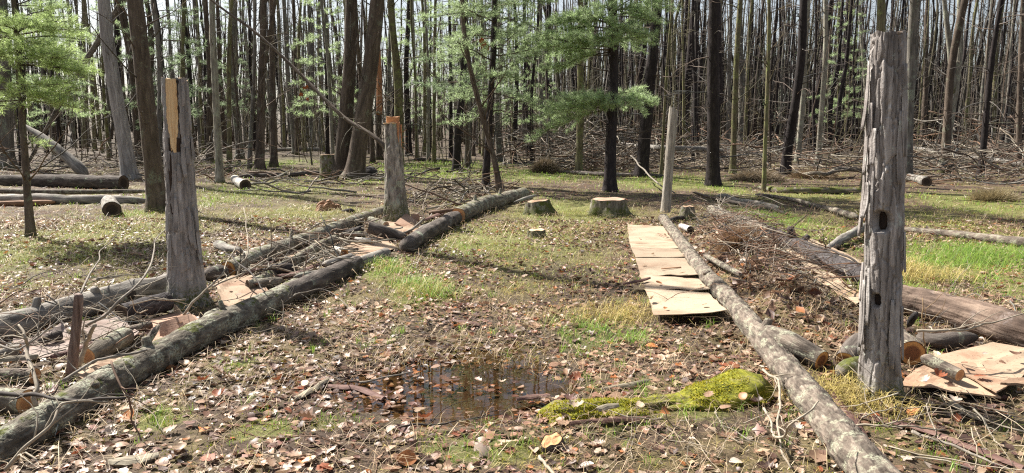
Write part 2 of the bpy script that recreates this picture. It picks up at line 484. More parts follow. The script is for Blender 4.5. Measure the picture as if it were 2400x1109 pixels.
def ground_mat():
    m, nt, out = new_mat('forest_floor')
    tc = nt.nodes.new('ShaderNodeTexCoord').outputs['Object']
    gm = attr(nt, 'gm').outputs['Fac']; dm = attr(nt, 'dm').outputs['Fac']
    n1 = noise(nt, tc, 1.3, 6, .65); n2 = noise(nt, tc, 16, 8, .78); n3 = noise(nt, tc, 60, 5, .75)
    soil = ramp(nt, n2, [(.3, (.025, .016, .010)), (.5, (.075, .048, .032)), (.65, (.16, .11, .075)), (.8, (.28, .21, .15))])
    straw = ramp(nt, n2, [(.3, (.09, .075, .025)), (.5, (.20, .17, .06)), (.7, (.34, .28, .12))])
    green = ramp(nt, n3, [(.3, (.05, .07, .015)), (.6, (.13, .17, .03)), (.8, (.22, .24, .06))])
    c = mix(nt, rampf(nt, n1, .42, .62), soil, mix(nt, .5, soil, straw))
    c = mix(nt, rampf(nt, math_(nt, 'ADD', gm, math_(nt, 'MULTIPLY', math_(nt, 'SUBTRACT', n2, .5), .9)), .25, .65), c, mix(nt, .55, straw, green))
    c = mix(nt, dm, c, ramp(nt, n2, [(.3, (.016, .011, .008)), (.6, (.05, .032, .022)), (.8, (.10, .07, .045))]))
    bp = nd(nt, 'ShaderNodeBump', {'Strength': .8, 'Distance': .03, 'Height': math_(nt, 'ADD', n2, math_(nt, 'MULTIPLY', n3, .5))}).outputs[0]
    b = nd(nt, 'ShaderNodeBsdfPrincipled', {'Base Color': c, 'Normal': bp, 'Roughness': .85, 'Specular IOR Level': .3})
    nt.links.new(b.outputs[0], out.inputs[0])
    return m
M['soil'] = ground_mat()

def water_mat():
    m, nt, out = new_mat('puddle_water')
    tc = nt.nodes.new('ShaderNodeTexCoord').outputs['Object']
    n = noise(nt, tc, 5, 2, .5)
    bp = nd(nt, 'ShaderNodeBump', {'Strength': .05, 'Distance': .01, 'Height': n}).outputs[0]
    fr = nd(nt, 'ShaderNodeFresnel', {'IOR': 1.36, 'Normal': bp}).outputs[0]
    t = nd(nt, 'ShaderNodeBsdfTransparent', {'Color': (.80, .66, .48)})
    g = nd(nt, 'ShaderNodeBsdfGlossy', {'Color': (1, 1, 1), 'Roughness': .02, 'Normal': bp})
    s = nd(nt, 'ShaderNodeMixShader', {0: fr, 1: t.outputs[0], 2: g.outputs[0]})
    nt.links.new(s.outputs[0], out.inputs[0])
    return m
M['water'] = water_mat()

# ------------------------------------------------------------------ density maps (blobs on the ground)
def blob_list(lst):
    out = []
    for px, py, rx, ry, a in lst:
        c = at(px, py); d = depth_of(c)
        y0, y1 = to_ground0(px, py + ry)[1], to_ground0(px, max(py - ry, 322))[1]
        out.append((c[0], c[1], rx / F * d, max(.12, (y1 - y0) / 2), a))
    return out
GREEN = blob_list([(900, 632, 60, 26, 1), (985, 678, 75, 34, 1.1), (625, 1005, 95, 35, .9), (770, 990, 60, 25, .8), (1385, 800, 70, 55, .8), (1480, 800, 40, 30, .7), (1640, 955, 110, 40, .7),
    (1095, 582, 70, 22, .7), (2310, 640, 150, 75, 1.3), (2190, 600, 90, 40, .9), (1860, 530, 130, 45, 1.1), (1760, 490, 70, 30, .8), (1020, 395, 170, 18, 1.5), (690, 375, 110, 14, 1.5), (860, 425, 110, 12, .6),
    (1150, 1055, 150, 45, .7), (1430, 1010, 60, 30, .5), (2120, 1035, 70, 45, .5), (370, 985, 70, 40, .9), (640, 440, 120, 20, .6), (520, 470, 60, 20, .6), (1560, 425, 160, 18, .9), (1300, 410, 160, 14, .9),
    (2300, 480, 140, 30, .8), (2330, 590, 120, 30, .9), (560, 855, 70, 18, .7), (1700, 445, 60, 12, .9), (1270, 470, 60, 30, .3), (240, 470, 200, 15, .5), (330, 500, 80, 16, .8), (1370, 1000, 50, 30, .4), (1010, 1050, 50, 30, .5)])
OCHRE = blob_list([(230, 560, 260, 70, 1.0), (700, 500, 200, 40, .7), (1200, 560, 220, 70, .9), (1250, 640, 200, 60, .45), (1350, 500, 200, 40, .8), (620, 450, 260, 30, .7), (1080, 470, 150, 20, .6), (1150, 700, 260, 60, .35),
    (2250, 530, 200, 60, .7), (1900, 460, 250, 20, .7), (850, 800, 200, 70, .3), (1300, 1050, 200, 50, .3), (900, 960, 120, 30, .4), (2140, 670, 60, 40, .9), (1450, 750, 60, 30, .6)])
MOSSY = blob_list([(620, 1010, 80, 24, 1), (1290, 1075, 60, 24, .8), (480, 1060, 60, 24, .7), (1560, 985, 80, 20, .8), (2060, 975, 60, 24, 1), (1960, 880, 40, 16, .7), (370, 990, 60, 34, 1), (770, 985, 70, 26, 1), (1180, 1050, 130, 36, .9), (930, 660, 60, 22, .5), (1260, 830, 26, 18, 1), (1430, 905, 60, 26, .6), (560, 860, 40, 12, .8), (2050, 960, 60, 26, .8), (1080, 580, 40, 14, .7), (200, 640, 130, 30, .4), (100, 600, 120, 30, .5)])
def blobs(lst, x, y):
    r = np.zeros(np.shape(x))
    for cx, cy, rx, ry, a in lst:
        r = np.maximum(r, a * np.exp(-(((x - cx) / rx) ** 2 + ((y - cy) / ry) ** 2)))
    return r

MUD_SHADE = blob_list([(1130, 755, 110, 22, .9), (1350, 640, 130, 26, .8), (1410, 690, 100, 30, .9), (1200, 602, 110, 14, .8), (1000, 738, 90, 16, .7), (1240, 690, 140, 30, .5), (2250, 960, 160, 40, .6), (620, 780, 60, 16, .6), (470, 610, 60, 20, .5)])  # muddy soil, with shadow bands and the tall stumps' cast shadows painted in
NO_POLY = []                         # flat sheets: nothing grows or lies through them
def inside_any(x, y, polys):
    r = np.zeros(np.shape(x), bool)
    for poly in polys:
        c = np.zeros(np.shape(x), bool)
        n = len(poly)
        for i in range(n):
            x0, y0 = poly[i][:2]; x1, y1 = poly[(i + 1) % n][:2]
            cond = ((y0 > y) != (y1 > y)) & (x < (x1 - x0) * (y - y0) / (y1 - y0 + 1e-12) + x0)
            c ^= cond
        r |= c
    return r

# ------------------------------------------------------------------ ground sheet, puddle
def axis(lo, hi, step, far, grow=1.16):
    a = list(np.arange(lo, hi + 1e-6, step))
    s, v = step, a[-1]
    while v < far: s *= grow; v += s; a.append(v)
    s, v = step, a[0]
    while v > -far: s *= grow; v -= s; a.insert(0, v)
    return np.array(a)
gx = axis(-9, 9, .07, 420); gy = axis(2.2, 16, .066, 420)
X, Y = np.meshgrid(gx, gy)
Z = zt(X, Y)
gm = np.maximum(blobs(GREEN, X, Y), .85 * blobs(OCHRE, X, Y)) + .1 * fbm(X / 2, Y / 2, 0, 3, 5)
far_w = np.clip((np.hypot(X, Y) - 24) / 16, 0, 1)
gm = gm * (1 - far_w)
pd = pud_d(X, Y)
dm = np.clip(.9 * blobs(MUD_SHADE, X, Y) + np.exp(-(pd / 1.25) ** 4) * np.clip(.75 - 1.3 * fbm(X / .45, Y / .45, 0, 3, 91), 0, 1) + .75 * np.exp(-(np.hypot((X - .55) / 1.3, (Y - 5.6) / .9)) ** 2) * np.clip(.6 + fbm(X / .5, Y / .5, 0, 3, 8), 0, 1) + .55 * far_w, 0, 1)
g = Geo()
ny, nx = X.shape
i, j = np.meshgrid(np.arange(ny - 1), np.arange(nx - 1), indexing='ij')
g.add(np.stack([X, Y, Z], -1), np.stack([i*nx+j, i*nx+j+1, (i+1)*nx+j+1, (i+1)*nx+j], -1).reshape(-1, 4), gm=gm.ravel(), dm=dm.ravel())
g.build('ground', M['soil'], kind='structure')
g = Geo()
na = 48
aa = np.linspace(0, 2*math.pi, na, endpoint=False)
rr = [0, .4, .8, 1.2, 1.7]
V = [[PUD[0], PUD[1], WATER_Z]]
for q in rr[1:]:
    for a in aa: V.append([PUD[0] + .95*q*math.cos(a), PUD[1] + .66*q*math.sin(a), WATER_Z])
T = [[0, 1+k, 1+(k+1) % na] for k in range(na)]
Q = [[1+r*na+k, 1+(r+1)*na+k, 1+(r+1)*na+(k+1) % na, 1+r*na+(k+1) % na] for r in range(len(rr)-2) for k in range(na)]
g.add(V, Q, T)
g.build('puddle_water', M['water'], kind='structure')

# ------------------------------------------------------------------ bark relief
def d_shag(seed, amp=.009, cw=.05, ch=.24):
    def f(A, S, R0, RR):
        F1, F2, ID, LU, LV = plates(A, S, R0, cw, ch, seed)
        edge = np.clip((F2 - F1) / .2, 0, 1)
        cx, sx = np.cos(A) * R0, np.sin(A) * R0
        d = amp * (ID - .5) * 1.3 - amp * 1.3 * (1 - edge) + amp * .7 * LU * (ID - .3) + amp * .6 * fbm(cx * 60, sx * 60, S * 12, 3, seed) + amp * .9 * fbm(cx * 9, sx * 9, S * 3, 2, seed + 4)
        return d, np.clip(ID + .25 * fbm(cx * 30, sx * 30, S * 6, 2, seed + 8), 0, 1)
    return f

def d_ridge(seed, amp=.012, k=26, ks=5):
    def f(A, S, R0, RR):
        cx, sx = np.cos(A) * R0, np.sin(A) * R0
        w = .6 * fbm(cx * 12, sx * 12, S * 6, 2, seed + 2)
        r = 1 - np.abs(fbm(cx * k + w, sx * k + w, S * ks + w, 3, seed)) * 2.6
        return amp * r, np.clip(.5 + .45 * r, 0, 1)
    return f

def d_crack(seed, amp=.010, cw=.06, ch=.15):
    def f(A, S, R0, RR):
        F1, F2, ID, LU, LV = plates(A, S, R0, cw, ch, seed, .6)
        edge = np.clip((F2 - F1) / .09, 0, 1)
        cx, sx = np.cos(A) * R0, np.sin(A) * R0
        n = fbm(cx * 40, sx * 40, S * 20, 3, seed)
        return -amp * (1 - edge) + amp * .5 * (ID - .5) + amp * .5 * n + amp * 1.2 * fbm(cx * 7, sx * 7, S * 4, 2, seed + 4), np.clip(.5 + .85 * (ID - .5) + .45 * n, 0, 1)
    return f

def d_log(seed, amp=.008, big=.02, k=22):
    def f(A, S, R0, RR):
        cx, sx = np.cos(A) * R0, np.sin(A) * R0
        n = fbm(cx * k, sx * k, S * k * .35, 3, seed)
        b = fbm(cx * 4, sx * 4, S * 3, 2, seed + 3)
        sc = np.minimum(1, RR / .08)
        return (amp * n * 1.6 + big * b) * sc, np.clip(.5 + 1.2 * n, 0, 1)
    return f

def end_disc(V, sides, row, P0, axis_, push=-.002, scale=.985):
    """rings of a sawn face from the last ring of a tube"""
    ring = V[row*sides:(row+1)*sides]
    c = ring.mean(0)
    g = Geo(); fr = (1.0, .8, .6, .4, .2)
    pts, pl, bk = [], [], []
    a = nrm(axis_)
    ref = np.eye(3)[int(np.argmin(np.abs(a)))]
    u = nrm(np.cross(a, ref)); w = np.cross(a, u)
    for f_ in fr:
        q = c + (ring - c) * scale * f_ + a * push
        pts.append(q); pl.append(np.full(sides, f_))
        bk.append(np.stack([(q - c) @ u, (q - c) @ w, np.zeros(sides)], -1))
    pts.append((c + a * push)[None]); pl.append(np.zeros(1)); bk.append(np.zeros((1, 3)))
    js = np.arange(sides); j2 = (js + 1) % sides
    Q = np.concatenate([np.stack([k*sides+js, k*sides+j2, (k+1)*sides+j2, (k+1)*sides+js], -1) for k in range(len(fr)-1)])
    k = len(fr) - 1
    T = np.stack([k*sides+js, k*sides+j2, np.full(sides, (k+1)*sides)], -1)
    P = np.concatenate(pts)
    n = np.cross(P[Q[0][1]] - P[Q[0][0]], P[Q[0][3]] - P[Q[0][0]])
    if n @ a < 0: Q = Q[:, ::-1]; T = T[:, ::-1]
    g.add(P, Q, T, pl=np.concatenate(pl), bk=np.concatenate(bk))
    return g

def px_path(pts, sink=.82):
    P, R = [], []
    for p in pts:
        px, py, r = p[:3]; lift = p[3] if len(p) > 3 else 0.0
        h = 0.0; q = at(px, py, 0)
        for _ in range(3):
            rm = r / F * depth_of(q); h = rm * sink + lift; q = at(px, py, h)
        P.append(q); R.append(rm)
    return np.array(P), np.array(R)

LOGS = []
def thin(pts, k): return [(p[0], p[1], p[2] * k, *p[3:]) for p in pts]

def log(name, label, cat, pts, mat, disp, ends=('cut', 'cut'), cutm='cut_brown', sides=22, seg=.035, group=None, stubs=(), world=None, bend=0.0, seed=1, part='bark'):
    P, R = px_path(pts) if world is None else world
    L = np.linalg.norm(np.diff(P, axis=0), axis=1).sum()
    n = int(np.clip(L / seg, 5, 400))
    PP = catmull(P, n); RR = np.interp(np.linspace(0, 1, n), np.linspace(0, 1, len(R)), R)
    if bend:
        t = np.linspace(0, 1, n)
        PP[:, 2] += bend * (vn(t * 5, seed + .3, 0, seed)); PP[:, 1] += bend * vn(t * 5, seed + 9.3, 0, seed)
    if ends[0] == 'broken': RR[:3] *= (.35, .7, .92)
    if ends[1] == 'broken': RR[-3:] *= (.92, .7, .35)
    o = PP[n // 2].copy(); o[2] = z1(o[0], o[1])
    if o[1] < 12.5 and L > .5: LOGS.append((PP[0], PP[-1], RR.mean()))
    t = thing(name, label, cat, o, group)
    V, Q, T, bk, pl = tube(PP - o, RR, sides, disp, close0=ends[0] != 'cut', close1=ends[1] != 'cut')
    Geo().add(V, Q, T, bk=bk, pl=pl).build(part, M[mat], t)
    if ends[0] == 'cut': end_disc(V, sides, 0, None, PP[0] - PP[1]).build('cut_end', M[cutm], t)
    if ends[1] == 'cut': end_disc(V, sides, n - 1, None, PP[-1] - PP[-2]).build('cut_end', M[cutm], t)
    for f_, d, l, r in stubs:
        k = int(f_ * (n - 1)); b = PP[k] - o; d = nrm(d)
        SP = catmull(np.array([b, b + d * (RR[k] + l * .5), b + d * (RR[k] + l) + np.array([0, 0, l * .15])]), 7)
        V, Q, T, bk, pl = tube(SP, np.linspace(r * 1.3, r * .8, 7), 10, d_log(seed + 5, .004, .004))
        Geo().add(V, Q, T, bk=bk, pl=pl).build('branch_stub', M[mat], t)
    return t

def sheet_geo(G, thick, up=None):
    """closed slab from an (n,m,3) grid of points, thick metres, lower face away from up"""
    n, m = G.shape[:2]
    du = np.gradient(G, axis=0); dv = np.gradient(G, axis=1)
    N = nrm(np.cross(du, dv))
    if up is not None and (N.reshape(-1, 3).mean(0) @ np.asarray(up)) < 0: N = -N; G = G[::-1]; N = N[::-1]
    top, bot = G.reshape(-1, 3), (G - N * thick).reshape(-1, 3)
    i, j = np.meshgrid(np.arange(n-1), np.arange(m-1), indexing='ij')
    q = np.stack([i*m+j, (i+1)*m+j, (i+1)*m+j+1, i*m+j+1], -1).reshape(-1, 4)
    k = n * m
    edge = [r*m for r in range(n)] + [(n-1)*m+c for c in range(1, m)] + [r*m+m-1 for r in range(n-2, -1, -1)] + [c for c in range(m-2, 0, -1)]
    e = np.array(edge); e2 = np.roll(e, -1)
    V = np.concatenate([top, bot])
    dims = (np.linalg.norm(G[-1, 0] - G[0, 0]), np.linalg.norm(G[0, -1] - G[0, 0]))
    uu, vv = np.meshgrid(np.linspace(0, dims[0], n), np.linspace(0, dims[1], m), indexing='ij')
    bk = np.stack([vv.ravel(), np.zeros(n*m), uu.ravel() + 4.0], -1)
    return Geo().add(V, np.concatenate([q, q[:, ::-1] + k, np.stack([e, e + k, e2 + k, e2], -1)]), None, bk=np.concatenate([bk, bk]), pl=np.full(2*n*m, .5))

def lay_sheet(label, corners, mat, lift=.02, warp=.012, curl=(0, 0, 0, 0), thick=.006, name='cardboard_sheet', cat='cardboard', n=16, group=None, seed=1, jag=.012, nogrow=True):
    C = np.array([at(px, py, lift) for px, py in corners])
    base = zt(C[:, 0], C[:, 1]).max() if len(C) else 0
    u = np.linspace(0, 1, n)[:, None, None]; v = np.linspace(0, 1, n)[None, :, None]
    G = (C[0]*(1-u)*(1-v) + C[1]*(1-u)*v + C[2]*u*v + C[3]*u*(1-v))
    zz = zt(G[..., 0], G[..., 1])
    plane = (C[0, 2]*(1-u)*(1-v) + C[1, 2]*(1-u)*v + C[2, 2]*u*v + C[3, 2]*u*(1-v))[..., 0]
    plane = plane + max(0, (zz - plane).max() + .004)
    z = plane + warp * fbm(G[..., 0] * 2.5, G[..., 1] * 2.5, 0, 3, seed)
    cr = (U * math.cos(seed) + Vv * math.sin(seed)) if False else np.abs(u[..., 0] * (.6 + .1 * (seed % 5)) + v[..., 0] * (.3 * ((seed * 7) % 5) - .6) - .3)
    z = z + warp * .9 * np.clip(1 - cr / .12, 0, 1) + (.013 if group else .0) * u[..., 0] ** 3
    z = z + np.maximum(0, zz + .004 - z)
    U, Vv = u[..., 0], v[..., 0]
    for k, (a, b) in enumerate(((1-U, 1-Vv), (1-U, Vv), (U, Vv), (U, 1-Vv))):
        z = z + curl[k] * (a * b) ** 2.2
    G[..., 2] = z
    e = jag
    for sl in ((0, slice(None)), (-1, slice(None)), (slice(None), 0), (slice(None), -1)):
        s = G[sl]; s[:, 0] += e * fbm(s[:, 0]*9, s[:, 1]*9, 0, 3, seed+5); s[:, 1] += e * fbm(s[:, 0]*9, s[:, 1]*9, 3.3, 3, seed+6); G[sl] = s
    o = G.reshape(-1, 3).mean(0)
    ob = sheet_geo(G - o, thick, (0, 0, 1)).build(name, M[mat], smooth=False)
    ob.location = tuple(o)
    if nogrow: NO_POLY.append([(p[0], p[1]) for p in C])
    return tag(ob, label, cat, group)

# ------------------------------------------------------------------ the four tall stumps that stand like posts
class Post:
    def __init__(s, base_px, top_px, r_px, disp, seed, flare=(.3, .2), lobes=3, sink=.08):
        """r_px: (height fraction, half width in photo pixels)"""
        s.b = at(*base_px); Y = s.b[1]
        s.t = atY(*top_px, Y); s.b0 = s.b - (s.t - s.b) * .04
        s.H = np.linalg.norm(s.t - s.b)
        k = depth_of(s.b) / F
        s.rf = [f for f, _ in r_px]; s.rr = [r * k for _, r in r_px]
        s.seed, s.disp, s.flare, s.lobes = seed, disp, flare, lobes
        s.front = math.pi / 2 - math.atan2(s.b[0], s.b[1])
        s.mods = []
        s.R0 = float(np.mean(s.rr))
    def R(s, f): return np.interp(f, s.rf, s.rr)
    def C(s, f):
        f = np.asarray(f)[..., None]
        return s.b * (1 - f) + s.t * f - s.b + np.concatenate([np.zeros(f.shape), np.zeros(f.shape), np.zeros(f.shape)], -1)
    def d(s, A, S, RR):
        f = S / s.H
        d, pl = s.disp(A, S, s.R0, RR)
        fl = s.flare[0] * np.exp(-np.maximum(S, 0) / s.flare[1]) * s.R0
        d = d + fl * (.55 + .45 * np.cos(A * s.lobes + s.seed) + .3 * np.cos(A * (s.lobes + 2) + 2.2 * s.seed))
        for m in s.mods: d, pl = m(A, S, d, pl, RR)
        return d, pl
    def build(s, name, label, cat, mat, sides=110, step=.011, top='cut_old', group=None, part='trunk', topshape=None):
        s.o = thing(name, label, cat, s.b, group)
        n = int(s.H * 1.04 / step)
        f = np.linspace(-.04, 1, n)
        P = s.C(f); RR = s.R(f)
        S0 = s.H * .04
        def dd(A, S, R0, R): return s.d(A, S - S0, R)
        V, Q, T, bk, pl = tube(P, RR, sides, dd, ref=(0, 1, 0), close0=True, close1=False, R0=s.R0)
        bk[:, 2] -= S0
        if topshape is not None:
            m = slice((n-2)*sides, n*sides)
            V[m, 2] += topshape(np.linspace(0, 2*math.pi, sides, endpoint=False))[None].repeat(2, 0).ravel()
        Geo().add(V, Q, T, bk=bk, pl=pl).build(part, M[mat], s.o)
        end_disc(V, sides, n - 1, None, P[-1] - P[-2], push=-.004).build('cut_top', M[top], s.o)
        return s.o
    def pos(s, A, S, dr=0.0, bare=False):
        A, S = np.broadcast_arrays(np.asarray(A, float), np.asarray(S, float))
        f = S / s.H; RR = s.R(f)
        d = 0 if bare else s.d(A, S, RR)[0]
        r = RR + d + dr
        ax = nrm(s.t - s.b)
        ref = np.array([0, 1., 0]); u = nrm(np.cross(ax, ref)); w = np.cross(ax, u)
        return s.C(f) + r[..., None] * (np.cos(A)[..., None] * u + np.sin(A)[..., None] * w)
    def patch(s, name, mat, a0, a1, s0, s1, dr, na=14, ns=30, rag=.0, thick=.006, edge=None, bare=True, smooth=True):
        S = np.linspace(s0, s1, ns)[:, None]; u = np.linspace(-1, 1, na)[None, :]
        w = np.ones_like(S) if edge is None else edge((S - s0) / (s1 - s0))
        A = s.front + R_((a0 + a1) / 2) + R_((a1 - a0) / 2) * u * w + 0 * S
        S2 = S + 0 * u
        if rag: S2 = S2 + rag * fbm(A * 9, S2 * 3, 0, 3, s.seed) * np.clip(1 - (S - s0) / (s1 - s0) * 3, 0, 1)
        G = s.pos(A, S2, dr, bare) + 0
        if not bare: G = s.pos(A, S2, dr, True)
        G = G + .002 * vn(A * 40, S2 * 3, 0, 4)[..., None] * nrm(G - s.C(S2 / s.H))
        cen = s.C(np.array([(s0 + s1) / 2 / s.H]))[0]
        up = G.reshape(-1, 3).mean(0) - cen
        return sheet_geo(G, thick, up).build(name, M[mat], s.o, smooth)
    def strips(s, mat, lst, seed=3):
        r = np.random.default_rng(seed)
        for a, s0, L, w, off in lst:
            ns, na = 12, 4
            S = np.linspace(s0, s0 + L, ns)[:, None]; u = np.linspace(-1, 1, na)[None, :]
            t = np.linspace(0, 1, ns)[:, None]
            ww = w * (.45 + .55 * np.sin(np.pi * np.clip(t * .9 + .08, 0, 1))) * (1 + .25 * vn(t * 6, s0 * 7, 0, 3))
            A = s.front + R_(a) + (ww / s.R0) * u + .25 * w / s.R0 * vn(t * 3, a, 0, 6)
            lift = off * ((1 - t) ** 2 * r.uniform(.5, 1.2) + .35 * t ** 3 * r.uniform(0, 1)) + .004 + off * .5 * np.abs(u) ** 2 * (1 - .5 * t)
            G = s.pos(A, S + 0 * u, lift + .008, True)
            cen = s.C(np.array([s0 / s.H]))[0]
            sheet_geo(G, .005, G.reshape(-1, 3).mean(0) - cen).build('bark_strip', M[mat], s.o)

def hole(post, px, py, w, h, depth, seed=0):
    """a woodpecker cavity: pulls the surface inwards inside a rounded box"""
    k = depth_of(post.b) / F
    c = atY(px, py, post.b[1]); s0 = (c - post.b)[2]
    ax = post.b[0] + (post.t - post.b)[0] * (s0 / post.H)
    dx = (c[0] - ax) / post.R(s0 / post.H)
    a0 = post.front + math.asin(max(-.95, min(.95, dx)))
    hw, hh = w * k / 2, h * k / 2
    def m(A, S, d, pl, RR):
        u = (np.mod(A - a0 + math.pi, 2 * math.pi) - math.pi) * RR / hw
        v = (S - s0) / hh
        q = (np.abs(u) ** 3 + np.abs(v) ** 3) ** (1/3) + .1 * fbm(u * 2, v * 2, 0, 2, seed)
        msk = np.clip((1.12 - q) / .22, 0, 1)
        return d * (1 - msk) - depth * msk * (.8 + .2 * np.clip(-v, -1, 1)), np.where(msk > .3, .15, pl)  # low plate value inside the hole paints its shade into the bark colour
    post.mods.append(m)
    post.holes = getattr(post, 'holes', []) + [(math.degrees(a0 - post.front), s0, hw, hh, depth)]

# 1: left post, split yellow wood at its top
p1 = Post((438, 716), (409, 185), [(-.05, 46), (0, 44), (.1, 40), (.3, 36), (.6, 31), (1, 27)], d_shag(21, .008, .036, .22), 2, flare=(.58, .13), lobes=3)
_a = p1.front
def _m1(A, S, d, pl, RR):
    u = np.degrees(np.mod(A - _a + math.pi, 2*math.pi) - math.pi)
    wob = 5 * fbm(S * 4, 0.5, 0, 3, 5)
    msk = np.clip((33 - np.abs(u + 20 + wob)) / 4, 0, 1) * np.clip((S - 1.36) / .03, 0, 1)
    msk2 = np.clip((15 - np.abs(u + 40 - wob)) / 6, 0, 1) * np.clip((1.42 - S) / .05, 0, 1) * np.clip((S - .75 + .1 * wob) / .3, 0, 1)
    k = np.maximum(msk, msk2 * .7)
    return d * (1 - k) - .016 * k, pl * (1 - k) + 0 * k
p1.mods.append(_m1)
post_left = p1.build('tall_stump', 'tall grey stump with a split yellow wood face at its top', 'tree stump', 'shag', top='cut_pale', topshape=lambda a: .012*np.sin(a*3) + .008*np.sin(a*7))
p1.patch('exposed_wood', 'split', -50, 8, 1.40, p1.H - .004, -.009, rag=.14, edge=lambda t: np.clip(.35 + 1.5 * t, 0, 1) * (1 + .07*np.sin(t*30) + .05*np.sin(t*71)), ns=60, na=18)
p1.patch('dark_heartwood', 'char', -48, 8, 1.28, 1.50, -.0125, rag=.08, edge=lambda t: np.clip(.5 + t, 0, 1))
p1.patch('dark_heartwood', 'char', 8, 18, 1.45, p1.H - .01, -.007, rag=.05, edge=lambda t: np.clip(.4 + t, 0, 1))
p1.patch('dark_streak', 'char', -52, -34, .72, 1.36, -.009, rag=.1, edge=lambda t: np.clip(.35 + .6 * t + .25 * np.sin(t * 9), .1, 1))
p1.strips('shag', [(rnd.uniform(-60, 62), rnd.uniform(.35, 1.45), rnd.uniform(.14, .34), rnd.uniform(.010, .019), rnd.uniform(.008, .02)) for _ in range(14)], 4)

# 2: middle post with hinge of orange wood left by the saw
p2 = Post((930, 521), (919, 289), [(-.05, 27), (0, 25), (.12, 23.5), (.35, 21), (.6, 19), (.85, 16.5), (1, 15.5)], d_ridge(33, .020, 13, 2.6), 5, flare=(.36, .20), lobes=4)
post_mid = p2.build('tall_stump', 'furrowed grey post-like stump with a mossy foot and stepped orange saw cut', 'tree stump', 'ridge', top='cut_pale', sides=84, step=.018)
k2 = depth_of(p2.b) / F
def block(name, mat, parent, x0, x1, y0, y1, zlo, zhi, taper=0., n=10, seed=0):
    """a half-round block of split wood in the parent's space"""
    a = np.linspace(0, 2*math.pi, 20, endpoint=False)
    cx, cy = (x0+x1)/2, (y0+y1)/2
    P = np.array([[cx, cy, z] for z in np.linspace(zlo, zhi, n)])
    V, Q, T, bk, pl = tube(P, np.full(n, 1.0), 20, None, ref=(0, 1, 0))
    t = (V[:, 2] - zlo) / (zhi - zlo)
    sx, sy = (x1-x0)/2, (y1-y0)/2
    ex = np.sign(V[:, 0]-cx) * np.abs(V[:, 0]-cx) ** .6 * sx * (1 - taper * (t if taper > 0 else 1 - t) * (1 if taper > 0 else -1))
    ey = np.sign(V[:, 1]-cy) * np.abs(V[:, 1]-cy) ** .6 * sy
    V[:, 0] = cx + ex + .006 * vn(V[:, 2] * 20, ex * 40, ey * 40, seed); V[:, 1] = cy + ey
    V[:, 2] += np.where(t > .9, .012 * vn(V[:, 0] * 40, V[:, 1] * 40, 0, seed + 1), 0)
    bk = V * 1.0
    return Geo().add(V, Q, T, bk=bk, pl=pl).build(name, M[mat], parent, smooth=False)
tp = p2.t - p2.b
ri = 17 * k2
block('hinge_block', 'cut_orange', post_mid, tp[0] - ri*.80, tp[0] + ri*.92, tp[1] - ri*.1, tp[1] + ri*.85, tp[2] - .01, tp[2] + .105, seed=2)
block('torn_strip', 'split_red', post_mid, tp[0] + ri*.62, tp[0] + ri*1.08, tp[1] - ri*.75, tp[1] + ri*.4, tp[2] - .30, tp[2] + .02, taper=-.5, seed=5)
block('torn_strip', 'split_red', post_mid, tp[0] + ri*1.05, tp[0] + ri*1.26, tp[1] - ri*.2, tp[1] + ri*.5, tp[2] - .42, tp[2] - .02, taper=-.4, seed=7)
G_ = np.array([[[tp[0] + u*ri*1.03 * (1 if abs(v) < .9 else .8), tp[1] - ri*.55 + v*ri*.5, tp[2] + .008 + .004*u] for v in np.linspace(-1, 1, 8)] for u in np.linspace(-1, .62, 12)])
sheet_geo(G_, .016, (0, 0, 1)).build('cut_ledge', M['cut_pale'], post_mid)
for q in range(4):
    b = np.array([tp[0] + ri*1.0, tp[1] - ri*.2, tp[2] - .16 - .07*q])
    gs = Geo(); add_tube(gs, catmull(np.array([b, b + [.07, -.02, .03 - .02*q], b + [.13, -.05, .07 - .05*q]]), 5), np.linspace(.006, .002, 5), 5)
    gs.build('splinter', M['split_red'], post_mid)

# 3: thin barkless pale post, leaning slightly
p3 = Post((1560, 498), (1578, 255), [(-.05, 11.5), (0, 11), (.3, 10), (.7, 9.6), (.95, 9.4), (1, 8.4)], d_ridge(41, .006, 30, 3), 1, flare=(.12, .1))
p3.build('tall_stump', 'thin pale barkless post leaning a little at the far end of the pale log', 'tree stump', 'dead', top='cut_old', sides=40, step=.025, topshape=lambda a: .03*np.sin(a+1) + .012*np.sin(a*5))

# 4: right post, shaggy bark and two woodpecker holes
p4 = Post((2060, 925), (2085, 76), [(-.05, 46), (0, 43), (.1, 41), (.3, 41), (.5, 39.5), (.8, 37.5), (.95, 35.5), (1, 34)], d_shag(51, .0085, .034, .26), 4, flare=(.42, .12), lobes=3)
hole(p4, 2068, 514, 40, 46, .085, 3)
hole(p4, 2054, 696, 23, 30, .06, 5)
p4.build('tall_stump', 'tall shaggy grey stump with two dark woodpecker holes, beside the flat brown cardboard', 'tree stump', 'post', top='cut_dark', sides=150, step=.0085, topshape=lambda a: .006*np.sin(a*2+1) + .005*np.sin(a*6))
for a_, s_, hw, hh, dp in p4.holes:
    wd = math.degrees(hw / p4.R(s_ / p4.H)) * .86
    p4.patch('hole_shade_wood', 'char', a_ - wd, a_ + wd, s_ - hh * .84, s_ + hh * .84, -dp * .62, na=10, ns=12, thick=.004, edge=lambda t: np.clip(1.02 - np.abs(2 * t - 1) ** 3 * .5, 0, 1))  # decayed wood patch, blackened so the hole's shade is put into its colour
p4.strips('post', [(-72, .95, .42, .016, .02), (-64, 1.3, .34, .015, .014), (-66, 1.55, .38, .014, .018), (-50, 1.06, .2, .014, .024), (-34, 1.36, .2, .014, .016),
    (38, 1.25, .4, .014, .014), (52, 1.4, .5, .014, .014), (-52, .3, .4, .014, .014), (-62, .25, .55, .014, .014), (30, .2, .4, .013, .012), (45, .15, .5, .014, .012)], 6)
